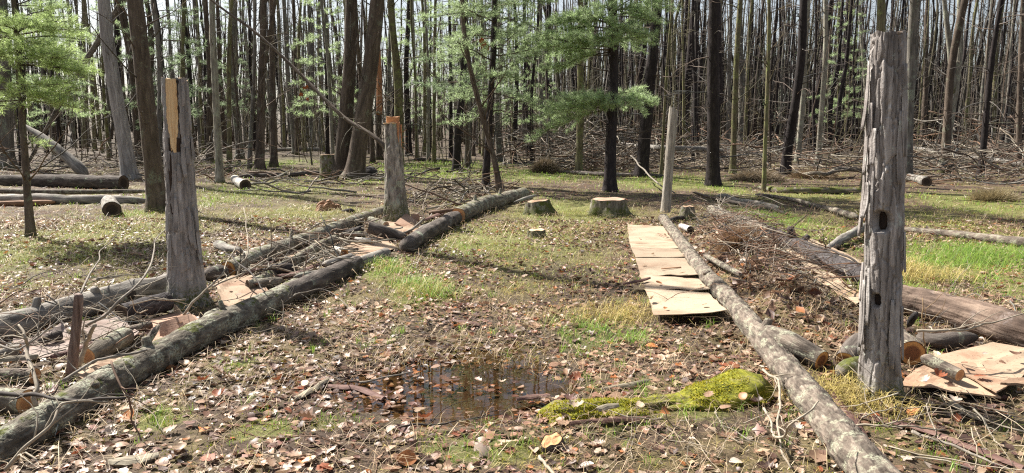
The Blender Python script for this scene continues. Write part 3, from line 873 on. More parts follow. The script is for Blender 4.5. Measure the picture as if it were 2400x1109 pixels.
p4.strips('post', [(rnd.choice((-1, 1)) * rnd.uniform(30, 80), rnd.uniform(.08, 1.55), rnd.uniform(.12, .38), rnd.uniform(.006, .012), rnd.uniform(.004, .010)) for _ in range(8)], 7)

# ------------------------------------------------------------------ low stumps
def stump(label, base, top, rb, rt, mat='stump', cutm='cut_old', seed=1, flare=.35, lobes=5, sides=48, amp=.012, tilt=0, name='tree_stump'):
    k_ = Post(base, top, [(-.05, rb), (0, rb), (1, rt)], d_ridge(seed, amp, 22, 5), seed, flare=(flare, .09), lobes=lobes)
    return k_, k_.build(name, label, 'tree stump', mat, sides=sides, step=.02, top=cutm, topshape=(lambda a: tilt*np.sin(a + seed) + .006*np.sin(a*5)))
stump('broad low stump with a mossy side and pinkish top, in front of the dark pine', (1426, 503), (1426, 466), 44, 39, seed=61, cutm='cut_pink')
stump('mossy grey stump just past the end of the long cut log', (1264, 502), (1260, 470), 34, 26, seed=62, flare=.3)
stump('smallest freshly sawn stump alone on the grassy path', (1258, 556), (1257, 538), 20, 19, seed=63, cutm='cut_pale', flare=.2, mat='ridge')
stump('dark stump with green moss and a root, behind the pale thin post', (1612, 517), (1612, 483), 17, 13.5, seed=64, cutm='cut_old', flare=.6)
stump('tall square-cut stump against the foot of the twin trunks', (774, 416), (770, 362), 23, 20, seed=65, cutm='cut_old', flare=.4)
stump('little sawn stump among dead leaves at the bottom, below the mossy log', (1298, 1052), (1292, 1030), 24, 21, seed=66, cutm='cut_orange', flare=.2, mat='log_dark', tilt=.01)
# root running off the small dark stump
rp, rr_ = px_path([(1608, 512, 7), (1585, 512, 6), (1558, 522, 4), (1545, 530, 2)], .9)
log('surface_root', 'dark gnarled root reaching from the dark stump to the pale log', 'root', None, 'log_dark', d_log(7, .008, .01), ends=('broken', 'broken'), world=(rp, rr_), seg=.05)
# rotten stump: ragged shards of crumbling wood
rs = at(766, 492); kk = depth_of(rs) / F
t = thing('rotten_stump', 'crumbled orange-brown rotten stump between the twin trunks and the left bed', 'tree stump', rs)
for q in range(9):
    a = q * 2.4; rr0 = (4 + 17 * (q / 9)) * kk
    b = np.array([math.cos(a) * rr0 * 1.2, math.sin(a) * rr0 * .8, -.03]); h_ = (30 - 20 * q / 9 + rnd.uniform(-5, 5)) * kk
    V, Q, T, bk, pl = tube(catmull(np.array([b, b + [rnd.uniform(-.02, .02), 0, h_*.6], b + [rnd.uniform(-.06, .06), rnd.uniform(-.03, .03), h_]]), 9), np.linspace(.10, .025, 9) * rnd.uniform(.7, 1.1), 10, d_ridge(70+q, .03, 18, 6))
    Geo().add(V, Q, T, bk=V*1.0, pl=pl).build('wood_shard', M['rot'], t, smooth=False)

# ------------------------------------------------------------------ cardboard walkway and sheets in the beds
GW = 'cardboard sheets of the walkway'
lay_sheet('farthest pale cardboard sheet of the walkway, beside the far end of the pale log', [(1470, 525), (1554, 532), (1583, 571), (1476, 573)], 'card', .03, .015, (0, .02, .01, 0), group=GW, seed=2)
lay_sheet('second narrow sheet of the cardboard walkway, counted from its far end', [(1475, 567), (1582, 570), (1594, 587), (1481, 584)], 'card', .035, .012, (0, .01, .02, .0), group=GW, seed=3)
lay_sheet('middle sheet of the cardboard walkway, just beyond the brown wood chip', [(1480, 580), (1592, 583), (1608, 608), (1490, 606)], 'card', .045, .015, (0, 0, .03, 0), group=GW, seed=4)
lay_sheet('large cardboard sheet of the walkway with a brown wood chip on it', [(1489, 602), (1611, 604), (1635, 652), (1501, 647)], 'card', .05, .015, (0, 0, .035, 0), group=GW, seed=5)
lay_sheet('cardboard walkway sheet just behind the nearest one, with a stick at its edge', [(1500, 644), (1632, 647), (1664, 688), (1514, 682)], 'card', .055, .015, (0, 0, .03, .02), group=GW, seed=15)
lay_sheet('nearest cardboard sheet of the walkway, its front edge over dark shadow', [(1512, 678), (1661, 684), (1705, 736), (1532, 742)], 'card', .075, .015, (0, 0, .03, .0), group=GW, seed=6)
ch = at(1573, 629, .09)
G_ = np.array([[ch + [u*.11, v*.014 + u*.02, .008 + .004*u] for v in (-1, 0, 1)] for u in np.linspace(-1, 1, 6)])
o = sheet_geo(G_ - ch, .008, (0, 0, 1)).build('wood_chip', M['rot']); o.location = tuple(ch)
tag(o, 'short flat brown wood chip lying on the pale cardboard walkway', 'wood chip')

lay_sheet('rust-stained cardboard sheet at the foot of the holed stump, nearest its base', [(2098, 905), (2200, 838), (2300, 862), (2338, 926)], 'card_pink', .05, .016, (0, 0, .03, .0), thick=.01, seed=7, jag=.02)
lay_sheet('wide rust-stained cardboard sheet running out of the frame below the red log', [(2185, 835), (2330, 804), (2470, 830), (2338, 928)], 'card_pink', .06, .016, (0, 0, 0, .02), thick=.01, seed=8, jag=.02)
lay_sheet('thick offcut of brown cardboard lying on the wide stained sheet', [(2345, 895), (2370, 884), (2480, 880), (2480, 905)], 'card_pink', .11, .01, thick=.014, seed=18, n=8)
lay_sheet('pale cardboard strip in front of the dark fallen log in the right bed', [(1830, 590), (1850, 584), (1960, 646), (1940, 654)], 'card', .05, .03, seed=9, nogrow=False)
lay_sheet('pale cardboard strip behind the dark fallen log in the right bed', [(1868, 566), (1905, 560), (2030, 620), (2010, 646)], 'card', .05, .03, seed=10, nogrow=False)
lay_sheet('brown cardboard strip in the right bed touching the holed stump', [(1905, 652), (1935, 640), (2030, 690), (2010, 712)], 'card_pink', .05, .03, seed=11, nogrow=False)
lay_sheet('pinkish cardboard sheet just right of the yellow-topped stump', [(500, 660), (590, 645), (640, 690), (530, 730)], 'card_pink', .03, .03, seed=12)
lay_sheet('tan cardboard piece under the twigs, between the two thin logs', [(640, 605), (760, 560), (830, 575), (700, 630)], 'card_pink', .03, .03, seed=13)
lay_sheet('tan cardboard piece by the short upturned log with an orange end', [(800, 572), (900, 552), (935, 580), (830, 612)], 'card_pink', .03, .03, seed=14)
lay_sheet('pale cardboard sheet beside the dark short log in the left bed', [(330, 750), (420, 728), (500, 765), (360, 815)], 'card_brown', .03, .03, seed=16)
lay_sheet('pinkish cardboard sheet along the back of the thick mossy log', [(170, 870), (330, 815), (400, 825), (230, 925)], 'card_pink', .04, .03, seed=17)
lay_sheet('muddy grey cardboard sheet in front of the long back log', [(30, 805), (150, 778), (190, 805), (50, 845)], 'card_grey', .04, .04, (.05, .05, 0, 0), seed=19)
lay_sheet('buckled grey cardboard piece behind the broken brown stake', [(180, 770), (280, 745), (330, 790), (230, 815)], 'card_grey', .05, .05, (.08, 0, .06, 0), seed=20)
lay_sheet('cardboard scrap at the foot of the mossy-footed middle stump', [(880, 520), (945, 512), (985, 540), (910, 552)], 'card_pink', .03, .02, seed=21)
def panel(label, corners, mat, thick=.012, name='cardboard_flap', cat='cardboard', n=9, seed=0, warp=.01):
    """corners: (pixel x, pixel y, height over ground point pixel y used for the depth)"""
    C = []
    for px, py, gy_ in corners:
        Yd = at(px, gy_)[1]; C.append(atY(px, py, Yd))
    C = np.array(C); u = np.linspace(0, 1, n)[:, None, None]; v = np.linspace(0, 1, n)[None, :, None]
    G = C[0]*(1-u)*(1-v) + C[1]*(1-u)*v + C[2]*u*v + C[3]*u*(1-v)
    G = G + warp * fbm(G[..., 0] * 6, G[..., 2] * 6, 0, 3, seed)[..., None] * np.array([0, 1, .3])
    o_ = G.reshape(-1, 3).mean(0)
    ob = sheet_geo(G - o_, thick, (0, -1, .4)).build(name, M[mat], smooth=False); ob.location = tuple(o_)
    return tag(ob, label, cat)
panel('square brown board leaning against the mossy foot of the middle stump', [(952, 499, 521), (984, 524, 526), (958, 537, 537), (925, 522, 533)], 'card_brown', .02, 'leaning_board', 'board', seed=3)
panel('dark brown cardboard edge sticking up right of the leaning board', [(963, 502, 522), (983, 502, 521), (983, 520, 521), (966, 516, 522)], 'card_brown', .01, seed=4)
panel('dark folded cardboard flap standing behind the thick mossy log', [(372, 757, 790), (446, 735, 775), (484, 770, 782), (374, 790, 795)], 'card_brown', .012, seed=5)
panel('small torn upright cardboard corner at the foot of the yellow-topped stump', [(408, 712, 738), (414, 716, 738), (430, 738, 740), (407, 736, 740)], 'card', .008, seed=6)

# ------------------------------------------------------------------ logs of the left bed
log('fallen_log', 'thick lichen-covered log, longest of the left bed, entering at the lower left corner', 'log',
    thin([(-70, 1085, 50), (90, 992, 50), (250, 897, 46), (400, 818, 42), (540, 752, 38), (660, 694, 31), (700, 675, 27)], .84), 'log', d_crack(81, .010, .034, .07), ends=('cut', 'broken'), cutm='cut_old', sides=60, seg=.016, bend=.02, seed=3,
    stubs=[(.45, (-.2, .1, 1), .05, .03), (.30, (.5, -.6, .6), .04, .025), (.66, (-.3, 0, 1), .06, .02)])
log('fallen_log', 'smooth dark log carrying on from the thick mossy log, in front of the tangle', 'log', [(668, 695, 25), (740, 660, 24), (800, 633, 22), (842, 614, 18)], 'log_dark', d_log(82, .005, .015), ends=('broken', 'broken'), sides=30, seg=.03, bend=.015, seed=4)
log('fallen_log', 'thin muddy log linking the smooth dark log to the dirt clump', 'log', [(838, 618, 14), (880, 602, 13), (912, 590, 12)], 'log_grey', d_log(83, .006, .01), ends=('broken', 'broken'), sides=20, seg=.04, seed=5)
log('fallen_log', 'brown log lying between the dirt clump and the orange sawn end', 'log', [(950, 580, 20), (1000, 548, 19), (1040, 524, 18), (1068, 509, 16)], 'log_dark', d_log(84, .006, .015), ends=('broken', 'cut'), sides=26, seg=.035, seed=6, bend=.015)
log('fallen_log', 'mossy far log of the left bed with a bright orange sawn end', 'log', [(1072, 507, 18), (1120, 485, 18), (1180, 465, 16), (1232, 453, 14)], 'log', d_log(85, .009, .02), ends=('cut', 'broken'), cutm='cut_orange', sides=28, seg=.04, seed=7, bend=.02, stubs=[(.3, (0, .2, 1), .08, .03), (.6, (.2, .3, 1), .1, .03)])
log('fallen_log', 'long back log with a sunlit top, running out past the lower left edge', 'log', thin([(-60, 790, 38), (60, 752, 36), (180, 720, 33), (290, 692, 29), (392, 668, 25)], .9), 'log_grey', d_log(86, .009, .03), ends=('cut', 'cut'), cutm='cut_orange', sides=36, seg=.03, seed=8, bend=.02, stubs=[(.62, (.1, -.4, 1), .05, .035), (.3, (.1, .3, 1), .06, .03)])
log('fallen_log', 'long grey-green back log running to the foot of the middle stump', 'log', [(532, 630, 21), (620, 598, 19), (720, 560, 16), (820, 523, 14), (908, 492, 12)], 'log', d_log(87, .006, .02), ends=('cut', 'broken'), cutm='cut_brown', sides=28, seg=.04, seed=9, bend=.025, stubs=[(.4, (.2, .2, 1), .08, .02)])
log('fallen_log', 'short end of log lying right behind the yellow-topped stump', 'log', [(480, 648, 18), (530, 634, 19)], 'log_dark', d_log(88, .006, .015), ends=('broken', 'broken'), sides=20, seg=.04, seed=10)
log('fallen_log', 'thin crooked log lying through the middle of the left bed tangle', 'log', [(590, 665, 11, .03), (660, 622, 12, .03), (720, 590, 12, .05), (790, 560, 10, .06), (850, 541, 7, .05)], 'log', d_log(89, .006, .02), ends=('broken', 'broken'), sides=20, seg=.04, seed=11, bend=.04)
log('fallen_log', 'short dark log with its round orange end raised, before the middle stump', 'log', [(864, 533, 14, .12), (890, 540, 14, .08), (925, 551, 12, .02), (955, 557, 9)], 'log_dark', d_log(90, .006, .012), ends=('cut', 'broken'), cutm='cut_orange', sides=26, seg=.03, seed=12)
log('log_piece', 'stubby white-barked piece of log on tan cardboard in the left bed', 'log', [(786, 587, 10, .02), (807, 593, 10, .02)], 'birch', d_log(91, .003, .008), ends=('cut', 'cut'), cutm='cut_brown', sides=20, seg=.03, seed=13)
log('log_piece', 'pale short log piece next to the raised orange-ended log', 'log', [(832, 564, 8, .02), (872, 566, 8, .02)], 'birch', d_log(92, .004, .01), ends=('cut', 'cut'), cutm='cut_orange', sides=18, seg=.03, seed=14)
log('log_piece', 'small grey log leaning on the smooth dark log, end sawn', 'log', [(755, 622, 9, .05), (790, 612, 10, .05), (823, 604, 11, .04)], 'log_grey', d_log(93, .005, .012), ends=('broken', 'cut'), cutm='cut_brown', sides=18, seg=.03, seed=15)
log('log_piece', 'small mossy log with a dark end on the pinkish cardboard', 'log', [(580, 670, 14, .01), (615, 664, 14, .01), (662, 656, 12, .01)], 'log', d_log(94, .005, .012), ends=('cut', 'broken'), cutm='cut_dark', sides=20, seg=.03, seed=16)
log('log_piece', 'blackish bark-covered log piece deep in the tangle of twigs', 'log', [(610, 640, 11, .02), (650, 632, 13, .03), (690, 628, 12, .02)], 'log_black', d_log(95, .008, .02), ends=('broken', 'broken'), sides=18, seg=.03, seed=17)
log('log_piece', 'dark brown short log lying against the yellow-topped stump', 'log', [(286, 735, 23, .02), (340, 720, 24, .03), (394, 706, 23, .04)], 'log_black', d_log(96, .005, .01), ends=('cut', 'cut'), cutm='cut_dark', sides=30, seg=.02, seed=18)
log('log_piece', 'mossy green log section crossed by twigs beside the folded flap', 'log', [(205, 836, 20, .02), (250, 812, 24, .03), (305, 782, 22, .05)], 'log', d_log(97, .008, .012), ends=('cut', 'broken'), cutm='cut_orange', sides=30, seg=.02, seed=19)
log('log_piece', 'upper pale log with an orange sawn end at the lower left edge', 'log', [(-40, 878, 17), (20, 880, 18), (82, 880, 19)], 'log_pale', d_log(98, .005, .012), ends=('broken', 'cut'), cutm='cut_orange', sides=28, seg=.02, seed=20)
log('log_piece', 'stout log with round orange sawn end, lower of two at the left edge', 'log', [(-60, 935, 30), (0, 938, 31), (64, 943, 32)], 'log', d_log(99, .006, .015), ends=('broken', 'cut'), cutm='cut_orange', sides=34, seg=.018, seed=21)
log('log_piece', 'short orange-cut log chunk behind the dark short log', 'log', [(296, 690, 16, .05), (318, 683, 17, .06)], 'log_dark', d_log(100, .004, .01), ends=('cut', 'broken'), cutm='cut_orange', sides=22, seg=.02, seed=22)
log('log_piece', 'grey split log lying alone behind the yellow-topped stump, right of it', 'log', [(508, 572, 13), (535, 584, 12), (566, 590, 9)], 'log_grey', d_log(101, .008, .02), ends=('broken', 'broken'), sides=18, seg=.03, seed=23)
log('log_piece', 'thick pale stick end propped on the mossy log', 'log', [(338, 822, 9, .04), (346, 800, 9, .10), (372, 762, 8, .18)], 'log_pale', d_log(102, .004, .01), ends=('cut', 'broken'), cutm='cut_old', sides=16, seg=.02, seed=24)
log('log_piece', 'grey-green log stub lying between the folded flap and the yellow-topped stump', 'log', [(478, 752, 16, .02), (510, 738, 17, .02), (535, 728, 15, .02)], 'log', d_log(103, .006, .012), ends=('broken', 'broken'), sides=20, seg=.025, seed=25)

for q_, (lab, pts, mt, ct) in enumerate((
    ('split brown wood chunk on the pinkish cardboard behind the mossy log', [(655, 676, 9, .02), (700, 668, 9, .03)], 'log_dark', 'cut_orange'),
    ('short grey stick of firewood beside the split brown chunk, left bed', [(690, 650, 8, .04), (742, 640, 8, .04)], 'log_grey', 'cut_old'),
    ('stubby brown firewood piece against the smooth dark log', [(742, 655, 10, .03), (770, 634, 10, .04)], 'log_dark', 'cut_brown'),
    ('thin pale-barked billet across the back logs of the left bed', [(640, 630, 7, .08), (690, 608, 7, .08)], 'log_pale', 'cut_orange'),
    ('dark knotty billet between the two back logs, nearer the middle stump', [(800, 552, 8, .03), (846, 536, 8, .04)], 'log_black', 'cut_brown'),
    ('grey billet resting on the brown log before the orange sawn end', [(985, 538, 8, .08), (1030, 522, 8, .06)], 'log_grey', 'cut_orange'),
    ('mossy billet lying left of the leaning brown board', [(868, 515, 8, .02), (905, 524, 8, .02)], 'log', 'cut_old'),
    ('short dark billet in the twigs just left of the brown stake', [(90, 800, 13, .03), (140, 785, 13, .03)], 'log_dark', 'cut_orange'),
    ('pale broken billet in front of the dark short log, left bed', [(300, 775, 10, .03), (352, 762, 10, .04)], 'log_pale', 'cut_old'),
    ('brown billet at the upper left edge under the looping twig', [(-10, 830, 14, .02), (50, 820, 14, .02)], 'log_grey', 'cut_orange'))):
    log('log_piece', lab, 'log', pts, mt, d_log(200 + q_, .005, .012), ends=('broken' if q_ % 2 else 'cut', 'cut'), cutm=ct, sides=16, seg=.03, seed=80 + q_)

# ------------------------------------------------------------------ logs of the right bed
log('fallen_log', 'long pale log with flaking bark beside the cardboard walkway, running to the bottom', 'log',
    thin([(1554, 512, 15), (1600, 572, 19), (1650, 640, 25), (1705, 700, 30), (1770, 782, 37), (1850, 878, 46), (1940, 985, 57), (2050, 1115, 70), (2110, 1180, 76)], .73), 'log_pale', d_crack(111, .010, .036, .085), ends=('cut', 'broken'), cutm='cut_old', sides=64, seg=.018, bend=.015, seed=30,
    stubs=[(.28, (-.5, -.5, .8), .03, .035), (.52, (.4, 0, .9), .05, .03)])
log('fallen_log', 'pale lichen log at the back of the right bed, mostly barkless', 'log', [(1664, 488, 11, .08), (1700, 506, 15), (1750, 525, 17), (1800, 548, 18)], 'log_pale', d_log(112, .008, .015), ends=('broken', 'broken'), sides=26, seg=.035, seed=31)
log('fallen_log', 'dark rough-barked log at the back of the right bed, passing behind the holed stump', 'log', [(1795, 548, 19), (1860, 575, 21), (1930, 608, 22), (2000, 640, 23), (2080, 678, 24)], 'log_black', d_ridge(113, .008, 30, 20), ends=('broken', 'broken'), sides=32, seg=.03, seed=32, stubs=[(.25, (-.3, -.2, 1), .12, .05), (.27, (.8, .2, .5), .10, .04)])
log('fallen_log', 'thick rotten reddish log with cracked bark, running off the right edge', 'log', [(2085, 702, 33), (2160, 714, 36), (2260, 739, 39), (2360, 769, 42), (2470, 802, 44)], 'log_rot', d_crack(114, .020, .13, .55), ends=('broken', 'broken'), sides=44, seg=.03, bend=.02, seed=33)
log('log_piece', 'log with a sawn brown end lying along the inner side of the pale log', 'log', [(1790, 780, 22, .03), (1850, 822, 26), (1925, 862, 25)], 'log_pale', d_log(115, .005, .012), ends=('broken', 'cut'), cutm='cut_brown', sides=30, seg=.02, seed=34)
log('log_piece', 'large log with a round dark-hearted sawn end right of the holed stump', 'log', [(2050, 755, 26, .02), (2095, 790, 28, .03), (2138, 828, 29, .03)], 'log_pale', d_log(116, .005, .012), ends=('broken', 'cut'), cutm='cut_brown', sides=34, seg=.02, seed=35)
log('log_piece', 'grey log half hidden behind the foot of the holed stump', 'log', [(2022, 800, 22, .02), (2000, 838, 23), (1980, 866, 22)], 'log_dark', d_log(117, .007, .015), ends=('broken', 'cut'), cutm='cut_brown', sides=30, seg=.02, seed=36)
log('log_piece', 'squat mossy log end at the left foot of the holed stump', 'log', [(2040, 870, 20), (1990, 880, 24), (1962, 890, 18)], 'stump', d_log(118, .008, .02), ends=('broken', 'broken'), sides=26, seg=.02, seed=37)
log('log_piece', 'slim log, half dark and half pale, with a sawn end on the stained cardboard', 'log', [(2160, 838, 14, .09), (2195, 853, 15, .09), (2250, 880, 15, .08)], 'log_pale', d_log(119, .003, .005), ends=('broken', 'cut'), cutm='cut_orange', sides=26, seg=.018, seed=38)
log('log_piece', 'bluish dark stub of branch standing behind the dark-hearted log end', 'branch', [(2128, 765, 7, .05), (2140, 745, 8, .16), (2150, 732, 6, .22)], 'log_black', d_log(120, .004, .008), ends=('broken', 'broken'), sides=12, seg=.02, seed=39)
log('log_piece', 'crooked grey log stump lying under the rotten reddish log', 'log', [(2150, 790, 15, .02), (2200, 800, 17, .02), (2290, 790, 14, .04)], 'log_dark', d_log(121, .01, .03), ends=('broken', 'broken'), sides=20, seg=.025, seed=40)
log('log_piece', 'decayed brown log propped behind the dark log, left of the holed stump', 'log', [(1935, 585, 8, .02), (1975, 560, 10, .05), (2030, 530, 9, .1)], 'log_grey', d_log(122, .01, .02), ends=('broken', 'broken'), sides=18, seg=.04, seed=41)
log('log_piece', 'small sawn branch piece on the inner side of the pale log far end', 'log', [(1594, 528, 6, .05), (1618, 545, 8, .03)], 'birch', d_log(123, .003, .006), ends=('broken', 'cut'), cutm='cut_dark', sides=14, seg=.03, seed=42)
log('log_piece', 'thin pale log inside the right bed of straw and leaves', 'log', [(1650, 600, 6, .05), (1700, 625, 7, .05), (1740, 660, 6, .03)], 'log_pale', d_log(124, .004, .01), ends=('broken', 'broken'), sides=12, seg=.03, seed=43)

# ------------------------------------------------------------------ logs further back
log('fallen_log', 'big dark log with a hollow sawn end, under the forked broken limb, far left', 'log', [(-60, 424, 14), (120, 426, 15), (290, 430, 17)], 'log_dark', d_log(131, .01, .03), ends=('broken', 'cut'), cutm='cut_dark', sides=28, seg=.1, seed=50)
P, R = px_path([(205, 412, 11, .15)], .9)
lb = P[0]
top_ = atY(52, 290, lb[1] + .6); mid_ = atY(130, 345, lb[1] + .2)
log('broken_limb', 'broken brown limb slanting up from the big dark log, far left', 'branch', None, 'log_grey', d_log(132, .01, .03), ends=('broken', 'broken'), sides=14, seg=.1, world=(np.array([lb, mid_, top_]), np.array([.16, .11, .05])), seed=51)
log('fallen_log', 'old split grey log in the grass behind the short round log, far left', 'log', [(-60, 466, 12), (120, 468, 12), (345, 470, 10)], 'log_grey', d_log(133, .012, .03), ends=('broken', 'broken'), sides=22, seg=.1, seed=52)
log('fallen_log', 'thin lichen-spotted pole lying between the two far left logs', 'log', [(-60, 446, 6, .1), (150, 450, 6, .1), (350, 448, 5, .1)], 'log_pale', d_log(134, .005, .01), ends=('broken', 'broken'), sides=12, seg=.15, seed=53)
log('fallen_log', 'short barkless orange log in front of the old split grey log', 'log', [(-50, 479, 7), (40, 478, 7), (130, 474, 7)], 'rot', d_log(135, .004, .01), ends=('broken', 'broken'), sides=14, seg=.08, seed=54)
log('log_piece', 'short round log with a dark sawn end facing out, in the grass on the left', 'log', [(255, 474, 17), (262, 491, 20)], 'log_grey', d_log(136, .008, .02), ends=('cut', 'cut'), cutm='cut_dark', sides=26, seg=.03, seed=55)
log('log_piece', 'white-topped birch-like log with a black end, between the left posts', 'log', [(548, 418, 9, .03), (562, 426, 11, .02), (575, 434, 13)], 'birch', d_log(137, .005, .01), ends=('broken', 'cut'), cutm='cut_dark', sides=22, seg=.06, seed=56)
log('fallen_log', 'dark straight log lying left of the square-cut stump at the twin trunks', 'log', [(560, 414, 5), (660, 410, 6), (752, 404, 6)], 'log_dark', d_log(138, .006, .02), ends=('broken', 'broken'), sides=14, seg=.12, seed=57)
log('fallen_log', 'flat grey board-like log propped by the mossy grey stump', 'log', [(1205, 476, 4, .04), (1256, 458, 5, .1)], 'log_grey', d_log(139, .004, .01), ends=('broken', 'broken'), sides=12, seg=.1, seed=58)
log('fallen_log', 'mossy brown log between the dark trunks and the holed stump', 'log', [(1775, 438, 6), (1830, 446, 7), (1920, 447, 8), (2024, 448, 9)], 'stump', d_log(140, .008, .02), ends=('broken', 'broken'), sides=16, seg=.12, seed=59)
log('fallen_log', 'white lichen-crusted branch slanting towards the holed stump', 'branch', [(1770, 458, 4, .05), (1850, 468, 5, .05), (1940, 488, 6, .04), (2012, 513, 8, .03)], 'log_pale', d_log(141, .008, .02), ends=('broken', 'broken'), sides=12, seg=.08, seed=60, bend=.03)
log('log_piece', 'reddish broken log end at the tip of the white lichen-crusted branch', 'log', [(2008, 515, 6), (2055, 519, 7)], 'rot', d_log(142, .008, .02), ends=('broken', 'broken'), sides=12, seg=.06, seed=61)
log('fallen_log', 'crooked dark branch with a forked tip in the grass right of the thin post', 'branch', [(1622, 452, 3, .25), (1660, 462, 4, .15), (1710, 475, 5, .06), (1790, 490, 6), (1850, 500, 5)], 'log_dark', d_log(143, .006, .02), ends=('broken', 'broken'), sides=10, seg=.08, seed=62, bend=.04)
log('fallen_log', 'twisted grey branch lying behind the pale lichen log of the right bed', 'branch', [(1680, 458, 6), (1720, 470, 7), (1770, 476, 6), (1830, 490, 5)], 'log_grey', d_log(144, .01, .03), ends=('broken', 'broken'), sides=12, seg=.08, seed=63, bend=.05)
log('fallen_log', 'pale barked log in the grass on the right, running off the edge', 'log', [(2110, 538, 7), (2220, 548, 9), (2330, 562, 12), (2460, 578, 14)], 'log_pale', d_log(145, .008, .02), ends=('broken', 'broken'), sides=18, seg=.08, seed=64)
log('fallen_log', 'log with a dark sawn end, right of the holed stump near the brush', 'log', [(2125, 414, 8), (2150, 420, 9), (2172, 427, 11)], 'log_grey', d_log(146, .008, .02), ends=('broken', 'cut'), cutm='cut_dark', sides=18, seg=.1, seed=65)
log('fallen_log', 'long grey log in the brush right of the forked grey tree', 'log', [(2135, 344, 4, .5), (2240, 366, 5, .4), (2350, 380, 6, .3), (2450, 392, 7, .2)], 'log_grey', d_log(147, .01, .03), ends=('broken', 'broken'), sides=10, seg=.25, seed=66)
log('fallen_log', 'long pale log along the foot of the brush pile behind the dark pine', 'log', [(1310, 402, 5), (1430, 410, 6), (1560, 412, 5)], 'log_dark', d_log(148, .01, .03), ends=('broken', 'broken'), sides=10, seg=.2, seed=67)
log('fallen_log', 'grey fallen trunk raised across the brush between the leaning dark trunks', 'log', [(1440, 336, 4, .6), (1540, 346, 6, .7), (1640, 350, 6, .6), (1700, 356, 5, .5)], 'log_grey', d_log(149, .01, .03), ends=('broken', 'broken'), sides=10, seg=.25, seed=68)
log('fallen_log', 'crooked pale branch lying left of the holed stump at the edge of the brush', 'log', [(1880, 408, 4, .1), (1930, 406, 5, .15), (1970, 398, 5, .2), (2030, 400, 5, .15)], 'log_pale', d_log(150, .01, .03), ends=('broken', 'broken'), sides=10, seg=.15, seed=69, bend=.06)
log('fallen_log', 'far grey log on the bright grass behind the twin trunks, left', 'log', [(610, 356, 4), (680, 352, 5), (770, 350, 4)], 'log_grey', d_log(151, .01, .03), ends=('broken', 'broken'), sides=10, seg=.3, seed=70)
log('fallen_log', 'far dark log on the bright grass right of the middle stump', 'log', [(955, 376, 4), (1010, 374, 5), (1060, 378, 4)], 'log_dark', d_log(152, .01, .03), ends=('broken', 'broken'), sides=10, seg=.3, seed=71)
log('log_piece', 'blackened lump of rotten log behind the big twin trunks, right', 'log', [(850, 402, 10), (868, 406, 14), (885, 410, 9)], 'log_black', d_log(153, .03, .06), ends=('broken', 'broken'), sides=18, seg=.08, seed=72)
log('log_piece', 'charred-looking flat wood lump at the rotten stump, right side', 'log', [(800, 494, 6), (822, 494, 6), (832, 496, 3)], 'log_black', d_log(154, .02, .03), ends=('broken', 'broken'), sides=14, seg=.06, seed=73)

# fallen grey pole leaning up out of the frame on the left
a_ = at(60, 330 + 65); b_ = atY(258, 52, a_[1] + 1.5)
log('leaning_pole', 'dead pale trunk leaning diagonally behind the young pine, far left', 'tree', None, 'log_pale', d_log(155, .006, .02), ends=('broken', 'broken'), sides=10, seg=.15, world=(np.array([a_, (a_ + b_) / 2 + [0, 0, .15], b_, b_ + (b_ - a_) * .4]), np.array([.05, .08, .12, .12])), seed=74)

# ------------------------------------------------------------------ mossy mound
P, R = px_path([(1262, 972, 24), (1340, 966, 54), (1430, 956, 58), (1530, 952, 44), (1610, 942, 44), (1680, 930, 62), (1750, 918, 66), (1810, 915, 40)], .12)
n = 90
PP = catmull(P, n); RR = np.interp(np.linspace(0, 1, n), np.linspace(0, 1, len(R)), R)
RR[:8] *= np.linspace(.2, 1, 8); RR[-8:] *= np.linspace(1, .3, 8)
o0 = PP[n // 2].copy(); o0[2] = z1(o0[0], o0[1])
mound = thing('mossy_log', 'sunken rotten log under bright yellow-green moss, reaching the long pale log', 'log', o0)
V, Q, T, bk, pl = tube(PP - o0, RR, 40, d_log(161, .06, .12, 12))
V[:, 2] = np.where(V[:, 2] > 0, V[:, 2] * np.interp(V[:, 0], [V[:, 0].min(), V[:, 0].max()], [.46, .58]), V[:, 2])
mv, mq = V, Q
Geo().add(V, Q, T, bk=bk, pl=pl).build('moss_cushion', M['moss'], mound)

g = Geo()
nt_ = 16000
f = rng.integers(0, len(mq), nt_)
w = rng.random((nt_, 4)); w /= w.sum(1, keepdims=True)
p = (mv[mq[f]] * w[..., None]).sum(1)
nn = nrm(np.cross(mv[mq[f, 1]] - mv[mq[f, 0]], mv[mq[f, 3]] - mv[mq[f, 0]]))
keep = (nn[:, 2] > -.2) & (fbm((p[:, 0] + o0[0]) * 6, (p[:, 1] + o0[1]) * 6, 0, 4, 4) > .02)
p, nn = p[keep], nn[keep]; k = len(p)
dirs = nrm(nn + .7 * rng.normal(size=(k, 3))); hh = rng.uniform(.007, .02, k)[:, None]
side = nrm(np.cross(dirs, rng.normal(size=(k, 3)))) * .0035
Vt = np.stack([p - side, p + side, p + dirs * hh], 1).reshape(-1, 3)
c0 = np.where(rng.random((k, 1)) < .5, [[.33, .33, .025]], [[.52, .45, .05]]) * rng.uniform(.5, 1.3, (k, 1))
g.add(Vt, None, np.arange(k * 3).reshape(-1, 3), col=np.repeat(c0, 3, 0))
g.build('moss', M['tuft'], mound, kind='stuff')
